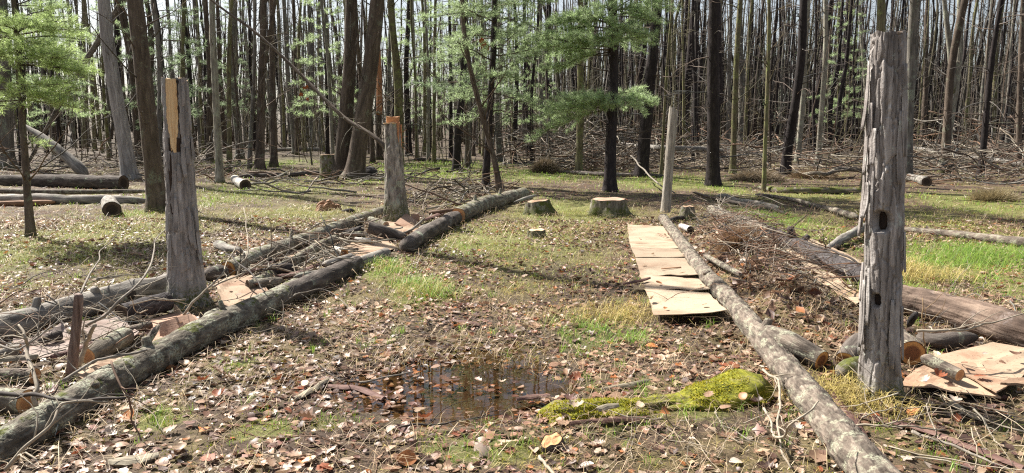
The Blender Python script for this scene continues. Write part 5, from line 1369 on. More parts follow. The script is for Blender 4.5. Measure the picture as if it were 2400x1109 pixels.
for q, (lab, xb, yb, xt, w_, kd) in enumerate(TREES):
    tree_info[q] = tree(lab, xb, yb, xt, w_, kd, H=rnd.uniform(14, 19), seed=300 + q, flare=.75 if 'twin' in lab else .5, bend=.08 if w_ > 25 else .14)

# limbs of forked trees
def limb(qi, s_, tip_px, r, mat):
    t, Pf, Rf, b = tree_info[qi]
    p = Pf(s_); e = atY(*tip_px, b[1]) - b
    V, Q, T, bk, pl = tube(catmull(np.array([p, p * .55 + e * .45 + [0, 0, .1], e, e + (e - p) * .8]), 24), np.linspace(r, r * .4, 24), 10, d_log(qi, .006, .01, 12))
    Geo().add(V, Q, T, bk=bk, pl=pl).build('limb', M[mat], t)
limb(16, 3.0, (646, 0), .09, 't_brown')
limb(53, 2.6, (2213, 0), .12, 't_pale')

# orange barkless snag
t, Pf, Rf, b = tree('dead tree stripped to bright orange wood on its upper trunk, right of the twin trunks', 889, 376, 878, 15, 'brown', H=7.2, seed=420, name='dead_tree', nb=6)
pth = np.array([Pf(s) for s in np.linspace(1.9, 6.9, 30)])
V, Q, T, bk, pl = tube(pth, np.array([Rf(s) for s in np.linspace(1.9, 6.9, 30)]) + .022, 14, d_log(7, .01, .02), ref=(0, 1, 0))
Geo().add(V, Q, T, bk=V * 1.0, pl=pl).build('bare_wood', M['split_red'], t)

# slim trunk leaning across the picture, with a few orange leaves
def dead_leaves(t, pts, r_=random.Random(9)):
    for (p, s) in pts:
        G = []
        a = r_.uniform(0, 6); ax = np.array([math.cos(a), math.sin(a) * .4, r_.uniform(-1, -.2)]); ax /= np.linalg.norm(ax); sd = nrm(np.cross(ax, [.2, 1, .3]))
        for u in np.linspace(0, 1, 6):
            w_ = s * .42 * math.sin(math.pi * (.08 + .88 * u)) * (1 + .3 * math.sin(u * 19))
            G.append([np.asarray(p) + ax * s * u + sd * w_ * v + np.array([0, -.25 * s * v * v, .1 * s * math.sin(3*u)]) for v in (-1, -.4, .4, 1)])
        gg = sheet_geo(np.array(G), .0015); n_ = gg.n; gg.att['col'] = [(0, np.repeat([[.52, .17, .05]], n_, 0))]
        gg.build('dead_leaf', M['leaf'], t)
bl = at(903, 470); e1, e2, e3 = atY(905, 350, bl[1] - .2), atY(700, 170, bl[1] + 1.2), atY(505, 8, bl[1] + 2.2)
t = thing('leaning_tree', 'slim bare trunk leaning far left from behind the orange-cut post, with orange leaves', 'tree', bl)
lp = catmull(np.array([bl + [.1, .3, -.1], e1, (e1 + e2) / 2 + [0, 0, -.12], e2, (e2+e3)/2 + [0, 0, .1], e3, e3 + (e3 - e2) * .8]), 60) - bl
V, Q, T, bk, pl = tube(lp, np.linspace(.055, .02, 60), 10, d_log(430, .006, .01))
Geo().add(V, Q, T, bk=bk, pl=pl).build('trunk', M['t_brown'], t)
g = Geo(); rs = random.Random(4)
for k in range(22):
    i_ = rs.randint(12, 56); S = stick(lp[i_], np.array([rs.uniform(-.4, .9), rs.gauss(0, .5), rs.uniform(-.3, 1)]), rs.uniform(.3, 1.3), 0, .15, 7, .03, rs)
    add_tube(g, S, np.linspace(.009, .002, 7), 4, twig_col((.16, .14, .1)))
g.build('crown', M['twig'], t, kind='stuff')
for (px, py, cnt) in ((718, 204, 3), (724, 228, 2), (741, 199, 1)):
    c = atY(px, py, bl[1] + 1.0) - bl
    dead_leaves(t, [(c + np.array([rs.gauss(0, .05), rs.gauss(0, .05), rs.gauss(0, .05)]), rs.uniform(.07, .11)) for _ in range(cnt)])

# dark pine behind and curved brown stem in front, right of the middle post
NEED = (.42, .53, .28); NEED_L = (.43, .54, .22); NEED_B = (.25, .325, .185)
t, Pf, Rf, b = tree('slim dark pine with pale green boughs, left stem of the pine pair', 1138, 444, 1155, 16, 'dark', H=13, seed=440, name='pine_tree', nb=18)
pb = random.Random(12)
pine_boughs(t, Pf, Rf, [(1.75, 200, .9, .05), (2.25, 175, 1.0, .15)] + [(2.3 + .11 * q, (q * 137) % 360, pb.uniform(1.0, 1.9), .10) for q in range(36)] + [(6.6 + .3*q, (q*137) % 360, 1.3, .2) for q in range(10)], L_n=.12, k=11, w=.0042, col=tuple(np.array(NEED) * .85), gap=.075, tg=.06)
t, Pf, Rf, b = tree('curved thin brown stem, right stem of the pine pair, one orange leaf clump', 1171, 449, 1122, 13, 'brown', H=9, seed=441, nb=14, bend=.4)
dead_leaves(t, [(atY(1139 + dx, 99 + dy, b[1] - .1) - b, .14) for dx, dy in ((0, 0), (-5, 4), (3, 7), (-3, -4))])

# main pine with two tiers of low boughs
t, Pf, Rf, b = tree('big dark-trunked pine with two feathery tiers of low boughs, centre right', 1430, 449, 1424, 26, 'dark', H=15, seed=450, name='pine_tree', nb=22)
sp = [(1.95, 188, 2.1, .02), (2.05, 172, 1.9, .06), (2.1, 214, 1.7, .05), (2.15, 352, 1.0, .05), (2.2, 8, .95, .12), (2.2, 262, 1.1, .05), (2.15, 236, 1.3, .0), (2.25, 300, .9, .05), (2.25, 150, 1.2, .1), (2.3, 40, .9, .1)]
sp += [(3.35 + .05*q, az, L, .02) for q, (az, L) in enumerate(((183, 2.0), (200, 1.9), (170, 1.8), (222, 1.5), (250, 1.2), (345, 1.0), (10, 1.0), (310, 1.0), (280, 1.1), (150, 1.5), (30, 1.0), (235, 1.5)))]
sp += [(3.95 + .05*q, az, L, .08) for q, (az, L) in enumerate(((190, 1.6), (165, 1.5), (215, 1.5), (350, 1.2), (15, 1.0), (255, 1.2), (320, 1.0)))]
sp += [(4.5 + .09*q, (q * 137) % 360, pb.uniform(1.1, 1.8), .12) for q in range(16)] + [(6.2 + .4*q, (q*137) % 360, 1.5, .2) for q in range(14)]
sp = sp + [(h + pb.uniform(-.16, .16), az + pb.uniform(-16, 16), L * pb.uniform(.75, 1.08), ri_ + pb.uniform(-.05, .08)) for h, az, L, ri_ in sp[:29:2]]
pine_boughs(t, Pf, Rf, sp, L_n=.13, k=13, w=.0040, col=NEED, gap=.065, tg=.055)

# young pine at the left edge, on a dark broken-looking stem
t, Pf, Rf, b = tree('young pine with bright feathery boughs on a thin dark crooked stem, left edge', 72, 556, 33, 15, 'brown', H=4.6, seed=460, name='pine_tree', nb=4, bend=.25)
sp = [(1.35, 350, .28, .1), (1.95, 5, .85, .0), (2.0, 335, .75, .05), (2.05, 300, .6, .0), (1.95, 180, .8, .1), (2.1, 250, .7, .05), (2.0, 30, .7, .1)]
sp += [(2.45 + .03*q, az, L, .1) for q, (az, L) in enumerate(((0, .9), (20, .8), (340, .85), (310, .7), (270, .7), (225, .7), (180, .9), (150, .8), (60, .7)))]
sp += [(2.85 + .03*q, az, L, .2) for q, (az, L) in enumerate(((5, .8), (325, .7), (285, .7), (240, .7), (190, .8), (120, .6), (45, .7)))]
sp += [(3.25 + .08*q, (q * 137 + 20) % 360, .65 - .02*q, .4) for q in range(14)]
sp += [(h + pb.uniform(-.2, .2), az + pb.uniform(-20, 20), L * pb.uniform(.8, 1.15), ri_) for h, az, L, ri_ in sp[1:24]]
pine_boughs(t, Pf, Rf, sp, L_n=.10, k=13, w=.0024, col=NEED_L, gap=.055, tg=.04)

# ------------------------------------------------------------------ background pines
def pine_proto(seed, H, R, h0, dens, col, lk=1.0):
    s, P, r, Pf, Rf = trunk_path(H, R, (0, 0), .15, seed, .4)
    g1 = Geo(); add_tube(g1, P, r, 9, None, ref=(0, 1, 0), R0=R)
    gw, gn = Geo(), Geo(); r2 = random.Random(seed)
    crown_bare(gw, Pf, Rf, h0 + 1.5, 14, seed, .2, True, 1.2, (.13, .11, .09))
    h = h0; q = 0
    while h < H - .3:
        t_ = (h - h0) / (H - h0)
        L = (2.0 - 1.5 * t_) * r2.uniform(.6, 1.1) * lk
        bough(gw, gn, Pf(h), np.array([math.cos(q*2.4), math.sin(q*2.4), .1 + .3*t_]), L, .018, seed*50 + q, .17, 13, .0062, col, gap=.14, tg=.09)
        h += dens; q += 1
    return g1.mesh('trunk', M['t_black']), gw.mesh('crown', M['twig']), gn.mesh('needles', M['needle'], False)
PINES = [pine_proto(500, 13, .12, 2.2, .21, NEED_B), pine_proto(501, 11, .10, 1.6, .20, NEED), pine_proto(502, 15, .15, 4.0, .24, NEED), pine_proto(503, 8, .07, 1.2, .17, NEED_B, .8)]
def place(name, label, cat, meshes, b, rz, sc, group, lean=0.0):
    o = thing(name, label, cat, b, group)
    o.rotation_euler = (rnd.gauss(0, .012), lean, rz); o.scale = sc
    par = o
    for k, (pn, me) in enumerate(meshes):
        c = bpy.data.objects.new(pn, me); COL.objects.link(c); c.parent = par
        if k: c['kind'] = 'stuff'
        if pn == 'crown': par = c
    return o
PX = [(60, 26), (150, 30), (300, 34), (385, 27), (445, 31), (770, 32), (960, 35), (1010, 41), (1070, 26), (1205, 31), (1100, 38), (1965, 42), (560, 46), (1240, 44)]
PLAB = {0: 'tall pine with blue-green boughs standing back in the woods', 1: 'green pine with boughs nearly to the ground, back in the woods', 2: 'tall pine with bare lower trunk and high green crown, back in the woods', 3: 'small blue-green pine standing back in the woods'}
pine_items = []
for q, (px, d) in enumerate(PX):
    x = (px - W/2) / F * d; k = q % 4 if q % 4 != 3 or d < 34 else 1
    b = np.array([x, d, z1(x, d)])
    pine_items.append((place('pine_tree', PLAB[k], 'pine tree', list(zip(('trunk', 'crown', 'needles'), PINES[k])), b, rnd.uniform(0, 6.28), (rnd.uniform(.9, 1.2),) * 3, 'pines back in the woods %s' % ('with blue-green boughs', 'green to the ground', 'with bare lower trunks', 'small and blue-green')[k]), ('tall blue-green pine', 'green low-boughed pine', 'high-crowned green pine', 'small blue-green pine')[k] + (' farther back' if d > 33 else ''), px, d))

# ------------------------------------------------------------------ the woods behind: copies of a dozen bare trees
PROTO = []
for q in range(14):
    kd = ('grey', 'brown', 'dark', 'moss', 'grey', 'dark', 'pale', 'dark', 'grey', 'moss', 'brown', 'dark', 'moss', 'dark')[q]
    mat, bc, dead, n_, lm = KIND[kd]
    H = 17; R = .10
    s, P, r, Pf, Rf = trunk_path(H, R, (0, 0), .14, 600 + q, .45)
    g1 = Geo(); V, Q, T, bk, pl = tube(catmull(P, 26), np.interp(np.linspace(0, 1, 26), np.linspace(0, 1, len(r)), r), 8, d_log(q, .006, .015, 10), ref=(0, 1, 0), R0=R); g1.add(V, Q, T, bk=bk, pl=pl)
    g2 = Geo(); crown_bare(g2, Pf, Rf, H, 30 if not dead else 40, 700 + q, .12, dead, 1.7, bc, low=8)
    PROTO.append((kd, g1.mesh('trunk', M[mat]), g2.mesh('crown', M['twig'])))
TL = {'grey': 'straight grey bare tree deep in the woods', 'brown': 'brown bare tree deep in the woods', 'dark': 'dark-trunked pine bare of low green, deep in the woods', 'moss': 'thin mossy bare tree deep in the woods', 'pale': 'pale bare tree deep in the woods'}
hand = [(tree_info[q][3][0], tree_info[q][3][1]) for q in tree_info]
cand = []
r3 = np.random.default_rng(21)
while len(cand) < 330:
    d = 23 + 42 * r3.random() ** .75; px = r3.uniform(-150, 2550)
    x = (px - W/2) / F * d
    if d < 27 and 560 < px < 1250: continue
    if d < 30 and px < 420: continue
    if min((x - hx) ** 2 + (d - hy) ** 2 for hx, hy in hand) < .5: continue
    if cand and min((x - cx) ** 2 + (d - cy) ** 2 for cx, cy, _ in cand) < .55: continue
    cand.append((x, d, px))
cand.sort(key=lambda c: c[1])
MARKS = [(-400, 110, 'the young pine'), (110, 250, 'the broken limb'), (250, 400, 'the stout brown trunk'), (400, 560, 'the split-faced post'), (560, 760, 'the forked brown trunk'), (760, 900, 'the twin trunks'), (900, 1040, 'the orange-cut post'),
    (1040, 1220, 'the pine pair'), (1220, 1400, 'the low pine boughs'), (1400, 1480, 'the big dark pine'), (1480, 1640, 'the thin pale post'), (1640, 1800, 'the grassy-footed dark trunk'), (1800, 2000, 'the brown drooping tussock'), (2000, 2160, 'the holed stump'), (2160, 2300, 'the forked pale tree'), (2300, 3200, 'the far right brush')]
NTH = ['first', 'second', 'third', 'fourth', 'fifth', 'sixth', 'seventh', 'eighth', 'ninth', 'tenth', 'eleventh', 'twelfth']
def name_apart(items):
    # items: (object, descriptive words, pixel column, depth); alike neighbours are told apart by their order from the left
    byl = {}
    for o, what, px, d in items:
        mk = next(m for a, b, m in MARKS if a <= px < b)
        byl.setdefault((what, mk), []).append((px, o))
    for (what, mk), l in byl.items():
        l.sort(key=lambda t: t[0])
        for k, (px, o) in enumerate(l):
            o['label'] = '%s behind %s' % (what, mk) if len(l) == 1 else '%s behind %s, %s from the left of %d' % (what, mk, NTH[k], len(l))
wood_items = []
far_from = 245
for q, (x, d, px) in enumerate(cand[:far_from]):
    wts = [p for p in range(14) if (PROTO[p][0] != 'dark' or px > 1200 or p == 2)] + ([2, 5, 7, 11, 13, 10] if px > 1200 else [])
    kd, m1, m2 = PROTO[wts[int(r3.integers(len(wts)))]]
    sr = float(np.clip(r3.lognormal(-.12, .42), .45, 2.0))
    o_ = place('bare_tree', TL[kd], 'tree', [('trunk', m1), ('crown', m2)], (x, d, z1(x, d)), r3.uniform(0, 6.28), (sr, sr, r3.uniform(.8, 1.1) if d < 30 else r3.uniform(.6, .85)), {'grey': 'grey trees deep in the woods', 'brown': 'brown trees deep in the woods', 'dark': 'dark trees deep in the woods', 'moss': 'mossy trees deep in the woods', 'pale': 'pale trees deep in the woods'}[kd], r3.normal(0, .03))
    wood_items.append((o_, ('slender ' if sr < .75 else 'stout ' if sr > 1.2 else 'medium ') + {'grey': 'grey', 'brown': 'brown', 'dark': 'blackish', 'moss': 'mossy', 'pale': 'pale'}[kd] + (' trunk' if d < 32 else ' trunk farther back' if d < 43 else ' trunk far back'), px, d))
name_apart(wood_items); name_apart(pine_items)
# beyond them the woods read as one mass
g = Geo()
def far_trees(g, n, d0, d1, seed, pmin=-500):
    r_ = np.random.default_rng(seed)
    for k in range(n):
        d = d0 + (d1 - d0) * r_.random(); px = r_.uniform(pmin, 2900); x = (px - W/2) / F * d
        h = r_.uniform(9.5, 14.5); R = r_.uniform(.05, .17); z = z1(x, d)
        s = np.linspace(-.2, h, 6); lx, ly = r_.normal(0, .03, 2)
        P = np.stack([x + lx*s + .2*r_.normal(size=6)*(s > 0), d + ly*s, z + s], -1)
        base = np.array([(.11, .098, .083), (.075, .058, .047), (.03, .024, .022), (.10, .09, .055), (.025, .02, .018), (.06, .046, .038)][int(r_.integers(4 if pmin < 0 else 6))])
        add_tube(g, P, R * (1 - .7 * np.clip(s / h, 0, 1)), 4, base * r_.uniform(.7, 1.3))
        for q in range(6):
            s_ = h * r_.uniform(.1, 1); az = r_.uniform(0, 6.28); p = np.array([x + lx*s_, d + ly*s_, z + s_])
            l = r_.uniform(.8, 2.4)
            e = p + l * np.array([math.cos(az), math.sin(az) * .6, r_.uniform(-.1, 1.1)])
            add_tube(g, np.array([p, (p + e)/2 + r_.normal(0, .1, 3), e]), [.022, .014, .006], 3, base * 1.1)
for c in cand[far_from:]: pass
far_trees(g, 1500, 52, 150, 5)
far_trees(g, 1050, 50, 130, 6, 1250)
o = g.build('far_woods', M['twig']); o['kind'] = 'stuff'; o['label'] = 'mass of far bare trees beyond the countable trunks'; o['category'] = 'woods'
gn = Geo(); r_ = np.random.default_rng(8)
for k in range(60):
    d = r_.uniform(55, 130); px = r_.choice([r_.uniform(-200, 1350), r_.uniform(-200, 2700)]); x = (px - W/2) / F * d; z = z1(x, d)
    for q in range(9):
        c = np.array([x, d, z + r_.uniform(.6, 13)]); n_ = 24
        P = c + r_.normal(size=(n_, 3)) * [1.2, 1.2, .28]
        needles_at(gn, P, nrm(r_.normal(size=(n_, 3))), .5, 3, .045, np.array((.10, .135, .085)) * r_.uniform(.6, 1.1), r_, 1.0)
o = gn.build('far_pine_foliage', M['needle'], None, False, 'stuff'); o['label'] = 'hazy green mass of far pine foliage between the trunks'; o['category'] = 'foliage'
tangle('far_brush', [[(1150, 352), (2700, 352), (2700, 366), (1150, 366)], [(-300, 343), (2700, 343), (2700, 350), (-300, 350)]], 800, (1.2, 4.0), (.012, .05), 1.7, [GREY, DARKT, BROWN, DARKT], 14, flat=.35, sub=1)
# thin understorey stems standing among the trunks
g = Geo(); rs = random.Random(77)
for k in range(680):
    d = rs.uniform(24, 62); px = rs.uniform(-100, 2500); x = (px - W/2)/F*d; h = rs.uniform(2, 8); z = z1(x, d)
    if d < 28 and px < 1250: continue
    S = stick((x, d, z - .1), (rs.gauss(0, .12), rs.gauss(0, .1), 1), h, 0, .05, 7, -.03, rs); r0 = rs.uniform(.008, .03)
    cc = twig_col(((.2, .18, .14), (.12, .10, .08), (.18, .165, .10))[k % 3])
    add_tube(g, S, np.linspace(r0, .004, 7), 4, cc)
    for q in range(5):
        i_ = rs.randint(2, 5); S2 = stick(S[i_], (rs.gauss(0, 1), rs.gauss(0, 1), rs.uniform(0, .9)), rs.uniform(.3, 1.1), 0, .15, 4, 0, rs)
        add_tube(g, S2, [.009, .007, .005, .002], 3, cc)
o = g.build('undergrowth', M['twig']); o['kind'] = 'stuff'; o['label'] = 'thin bare undergrowth stems among the trunks'; o['category'] = 'undergrowth'

# root-plate mounds of straw-coloured grass by the dark trunks
def heap(label, px, py, rx, h, colm, seed, name='grass_mound', cat='mound'):
    c = at(px, py); k = depth_of(c) / F; g = Geo(); r_ = np.random.default_rng(seed)
    n_ = 900; a = r_.uniform(0, 6.28, n_); q = np.sqrt(r_.random(n_)); X_ = np.stack([np.cos(a) * q * rx * k, np.sin(a) * q * rx * k * .7], -1)
    zz = h * k * (1 - q ** 2)
    P = np.concatenate([X_, zz[:, None]], 1)
    needles_at(g, P, nrm(np.stack([X_[:, 0] * 2, X_[:, 1] * 2, .1 + 0*zz], -1)), .28, 4, .006, colm, r_, .6)
    o = thing(name, label, cat, c)
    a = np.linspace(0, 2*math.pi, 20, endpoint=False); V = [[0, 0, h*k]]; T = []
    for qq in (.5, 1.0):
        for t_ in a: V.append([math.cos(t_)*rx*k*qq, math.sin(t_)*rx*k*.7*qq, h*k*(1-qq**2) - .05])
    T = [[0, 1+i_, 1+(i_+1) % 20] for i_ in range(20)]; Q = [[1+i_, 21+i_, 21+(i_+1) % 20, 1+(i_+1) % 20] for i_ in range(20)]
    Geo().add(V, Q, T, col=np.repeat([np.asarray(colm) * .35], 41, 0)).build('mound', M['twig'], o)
    g.build('dry_grass', M['straw'], o, False, 'stuff')
heap('low mound of drooping dry grass between two dark trunks, right', 1775, 425, 62, 17, (.26, .20, .13), 1)
heap('tussock of brown drooping grass left of the holed stump', 1905, 418, 46, 11, (.27, .19, .11), 2)
heap('upturned root mound with dry grass left of the dark pine', 1278, 405, 26, 24, (.22, .17, .11), 3)
heap('dark tussock of grass by the brush near the right edge', 2330, 470, 40, 8, (.30, .24, .13), 4)
heap('rust-brown straw clump on top of the right bed', 1740, 590, 26, 15, (.30, .19, .11), 5)

# ------------------------------------------------------------------ leaves, grass, straw on the ground
def leaf_template(m, lob, curl, fold, seed):
    r_ = np.random.default_rng(seed)
    t = np.linspace(0, 1, m + 1)
    w = .36 * np.sin(np.pi * np.clip(t * .93 + .03, 0, 1)) ** .7
    if lob: w = w * (1 + .42 * np.where(np.arange(m + 1) % 2 == 1, 1, -.75)) * r_.uniform(.8, 1.2, m + 1)
    w[-1] *= .3
    mid = np.stack([t - .5, .05 * np.sin(t * 3 + seed), curl * (t - .5) ** 2 * 4 * .25], -1)
    L = mid + np.stack([.10 * lob * w * 0 + .06 * w, w, fold * w], -1); Rr = mid + np.stack([.06 * w, -w * r_.uniform(.7, 1.1), fold * w * r_.uniform(-.3, 1.2)], -1)
    V = np.stack([L, mid, Rr], 1).reshape(-1, 3)
    T = []
    for k in range(m):
        a = 3*k; b = 3*k + 3
        T += [[a, a+1, b+1], [a, b+1, b], [a+1, a+2, b+2], [a+1, b+2, b+1]]
    return V, np.array(T)
def rots(n, tilt, r_):
    yaw = r_.uniform(0, 2*np.pi, n); a = r_.normal(0, tilt, n); b = r_.normal(0, tilt, n)
    cy, sy, ca, sa, cb, sb = np.cos(yaw), np.sin(yaw), np.cos(a), np.sin(a), np.cos(b), np.sin(b)
    Z0 = np.zeros(n); O = np.ones(n)
    Rz = np.stack([np.stack([cy, -sy, Z0], -1), np.stack([sy, cy, Z0], -1), np.stack([Z0, Z0, O], -1)], 1)
    Rx = np.stack([np.stack([O, Z0, Z0], -1), np.stack([Z0, ca, -sa], -1), np.stack([Z0, sa, ca], -1)], 1)
    Ry = np.stack([np.stack([cb, Z0, sb], -1), np.stack([Z0, O, Z0], -1), np.stack([-sb, Z0, cb], -1)], 1)
    return Rz @ Rx @ Ry
LEAFC = np.array([(.44, .31, .205), (.38, .245, .16), (.29, .17, .11), (.18, .098, .064), (.10, .055, .04), (.52, .40, .29), (.45, .18, .06), (.31, .10, .045), (.56, .47, .39), (.25, .14, .115)])
LEAFP = np.array([.15, .17, .17, .15, .12, .07, .045, .04, .045, .07]); LEAFP = LEAFP / LEAFP.sum()
def scatter_pts(n, d0, d1, r_, dens):
    """points on the ground, uniform per area in the wedge the photo looks into, thinned by dens(x, y)"""
    d = np.sqrt(r_.uniform(d0 * d0, d1 * d1, n)); px = r_.uniform(-260, 2660, n)
    x = (px - W/2) / F * d
    keep = r_.random(n) < dens(x, d)
    x, y = x[keep], d[keep]
    k = ~inside_any(x, y, NO_POLY)
    return x[k], y[k]
def leaf_dens(x, y):
    gd = np.maximum(blobs(GREEN, x, y), .75 * blobs(OCHRE, x, y)); ms = blobs(MOSSY, x, y)
    n = fbm(x / .7, y / .7, 0, 3, 40)
    d = np.clip(.80 + 1.0 * n - .38 * gd - .55 * ms, .08, 1)
    d = d * (1 - .45 * blobs(MUD_SHADE, x, y))
    for a_, b_, r_l in LOGS: d = np.maximum(d, .95 * np.exp(-((seg_d(x, y, a_, b_) - r_l) / .13) ** 2))
    p = pud_d(x, y)
    d = d * np.where(p < .95, np.clip(.34 + 1.4 * fbm(x / .28, y / .28, 0, 2, 44) + .5 * (p - .6), .03, 1), 1)
    return d
bed_pile = lambda x, y: np.exp(-(seg_d(x, y, _bedA, _bedB) / .4) ** 2)
def lay(g, n, d0, d1, tpls, size, lift, tilt, seed, dens=leaf_dens, cols=LEAFC, probs=LEAFP):
    r_ = np.random.default_rng(seed)
    x, y = scatter_pts(n, d0, d1, r_, dens)
    z = zt(x, y) + r_.random(len(x)) ** 2 * lift + .004
    p = pud_d(x, y); z = np.where(p < 1.0, np.maximum(z, np.where(r_.random(len(x)) < .45, WATER_Z + .003, z)), z)
    S = (size[0] + (size[1] - size[0]) * r_.random(len(x)) ** 1.6) * np.where(r_.random(len(x)) < .12, 1.5, 1)
    Rflat = rots(len(x), .06, np.random.default_rng(seed + 70))
    Rf_ = np.where((p < .95)[:, None, None], Rflat, rots(len(x), tilt, r_))
    c = cols[r_.choice(len(cols), len(x), p=probs)] * r_.uniform(.65, 1.25, (len(x), 1)) * np.clip(1 + .7 * fbm(x / .9, y / .9, 0, 3, 81), .45, 1.3)[:, None]
    wet = np.clip(np.maximum(np.clip(1.25 - p / 1.6, 0, .6), .85 * blobs(MUD_SHADE, x, y)), 0, .9)[:, None]  # darkens leaves: wet by puddle and mud, painted shadow beside the stumps
    c = c * (1 - wet) + c * [[.6, .42, .36]] * wet
    idx = r_.integers(0, len(tpls), len(x))
    for k, (V, T) in enumerate(tpls):
        m = idx == k
        if not m.any(): continue
        P = np.einsum('nij,vj->nvi', Rf_[m], V) * S[m][:, None, None] + np.stack([x[m], y[m], z[m]], -1)[:, None]
        # keep the low side out of the soil
        P[..., 2] += np.maximum(0, (z[m] - .004)[:, None] - P[..., 2].min(1, keepdims=True)) * .8
        TT = (T[None] + (np.arange(m.sum()) * len(V))[:, None, None]).reshape(-1, 3)
        g.add(P.reshape(-1, 3), None, TT, col=np.repeat(c[m], len(V), 0))
near_t = [leaf_template(5, 1, rnd.uniform(-.6, 1.3), rnd.uniform(-.3, .9), k) for k in range(7)] + [leaf_template(4, 0, rnd.uniform(-.5, 1.2), rnd.uniform(0, 1.0), k) for k in range(4)]
mid_t = [leaf_template(2, 0, rnd.uniform(-.4, 1.2), rnd.uniform(-.2, .9), k) for k in range(6)]
far_t = [leaf_template(1, 0, 0, .5, 1), leaf_template(1, 0, .8, .5, 2)]
for me in (near_t, mid_t):
    pass
g = Geo()
lay(g, 19000, 2.6, 6.6, near_t, (.024, .066), .016, .18, 1)
lay(g, 30000, 2.6, 6.6, [leaf_template(1, 0, 1.0, .6, 3), leaf_template(1, 0, 0, .5, 4), leaf_template(1, 0, -.5, .2, 5)], (.010, .032), .012, .35, 7, dens=lambda x, y: .75 + 0 * x)
lay(g, 36000, 6.4, 12.5, mid_t, (.03, .075), .018, .22, 2)
lay(g, 40000, 6.4, 13, far_t, (.015, .04), .01, .3, 8, dens=lambda x, y: .7 + 0 * x)
lay(g, 42000, 12, 27, far_t, (.06, .12), .02, .3, 3)
lay(g, 15000, 5.0, 13, mid_t, (.05, .11), .07, .6, 4, dens=lambda x, y: bed_pile(x, y) * .9)
litter = g.build('leaf_litter', M['leaf'], None, True, 'stuff')
litter['label'] = 'brown and tan dead leaves covering the clearing floor'; litter['category'] = 'leaf litter'

# the nearest large leaves, each one a piece of its own under the litter
lm_ = []
for k in range(24):
    V, T = leaf_template(8, 1 if k % 3 else 0, rnd.uniform(-.5, 1.4), rnd.uniform(-.2, 1.0), 50 + k)
    c = LEAFC[k % len(LEAFC)] * rnd.uniform(.85, 1.15)
    lm_.append(Geo().add(V, None, T, col=np.repeat(c[None], len(V), 0)).mesh('leaf', M['leaf']))
r_ = np.random.default_rng(90)
x, y = scatter_pts(1500, 2.7, 4.9, r_, lambda x, y: leaf_dens(x, y) * .5)
for q in range(min(270, len(x))):
    c = bpy.data.objects.new('leaf', lm_[q % 24]); COL.objects.link(c); c.parent = litter
    s_ = float(r_.uniform(.05, .10))
    c.location = (float(x[q]), float(y[q]), float(max(z1(x[q], y[q]), WATER_Z) + r_.uniform(.015, .035))); c.scale = (s_,) * 3
    c.rotation_euler = (r_.normal(0, .16), r_.normal(0, .16), r_.uniform(0, 6.28))

for q, (px, py, h) in enumerate(((1500, 560, .06), (1560, 552, .06), (1530, 596, .07), (1600, 596, .09), (1510, 622, .09), (1600, 640, .10), (1545, 664, .11), (1640, 668, .12), (1560, 720, .13), (1650, 712, .14), (1525, 700, .13),
        (2200, 880, .09), (2260, 850, .10), (2300, 880, .10), (2350, 850, .11), (2380, 830, .12), (2170, 895, .09), (2230, 905, .10), (2310, 830, .10), (560, 690, .07), (600, 670, .06), (540, 680, .06), (250, 870, .10), (300, 850, .09), (420, 760, .08), (1350, 950, .12), (1420, 968, .10), (1500, 950, .10), (1590, 945, .11), (1660, 925, .14), (1740, 930, .13), (1300, 975, .07), (1560, 965, .08), (1700, 950, .11))):
    p = at(px, py, h); c = bpy.data.objects.new('leaf', lm_[(q * 5) % 24]); COL.objects.link(c); c.parent = litter
    s_ = float(r_.uniform(.04, .085)); c.location = tuple(p); c.scale = (s_,) * 3; c.rotation_euler = (r_.normal(0, .2), r_.normal(0, .2), r_.uniform(0, 6.28))

def blades(g, x, y, h, w, col, lean, seed, zoff=0.0):
    """one bent blade per point: three triangles"""
    r_ = np.random.default_rng(seed); n = len(x)
    z = zt(x, y) + zoff - .006
    az = r_.uniform(0, 2*np.pi, n); b = np.stack([np.cos(az), np.sin(az), np.zeros(n)], -1)
    s = np.stack([-np.sin(az), np.cos(az), np.zeros(n)], -1) * (w * r_.uniform(.6, 1.2, n))[:, None]
    hh = h * r_.uniform(.45, 1.15, n); l1 = lean * r_.uniform(.2, 1.2, n)
    P0 = np.stack([x, y, z], -1)
    P1 = P0 + b * (hh * l1 * .35)[:, None] + np.array([0, 0, 1.]) * (hh * .6)[:, None]
    P2 = P0 + b * (hh * l1 * 1.1)[:, None] + np.array([0, 0, 1.]) * (hh * (1 - .35 * np.clip(l1, 0, 1.8)))[:, None]
    V = np.stack([P0 - s, P0 + s, P1 + s * .8, P1 - s * .8, P2], 1).reshape(-1, 3)
    k = np.arange(n)[:, None] * 5
    g.add(V, np.concatenate([k, k+1, k+2, k+3], 1), np.concatenate([k+3, k+2, k+4], 1), col=np.repeat(col, 5, 0))
def gcol(n, r_, a, b, j=.3):
    t = r_.random((n, 1)); return (np.array(a) * t + np.array(b) * (1 - t)) * r_.uniform(1 - j, 1 + j, (n, 1))
def tufted(x, y, r_, k, rad):
    return np.repeat(x, k) + r_.normal(0, rad, len(x) * k), np.repeat(y, k) + r_.normal(0, rad, len(x) * k)
dry = lambda x, y: (pud_d(x, y) > .9) * 1.0
gdens = lambda x, y: np.clip(blobs(GREEN, x, y) * (.65 + .9 * fbm(x / .35, y / .35, 0, 3, 60)), 0, 1) * dry(x, y)
odens = lambda x, y: np.clip((blobs(OCHRE, x, y) * 1.0 + .15) * (.65 + 1.1 * fbm(x / .5, y / .5, 0, 3, 61)), 0, 1) * dry(x, y)
g = Geo(); r_ = np.random.default_rng(101)
GA, GB, GC = (.15, .32, .035), (.32, .43, .07), (.12, .25, .045)
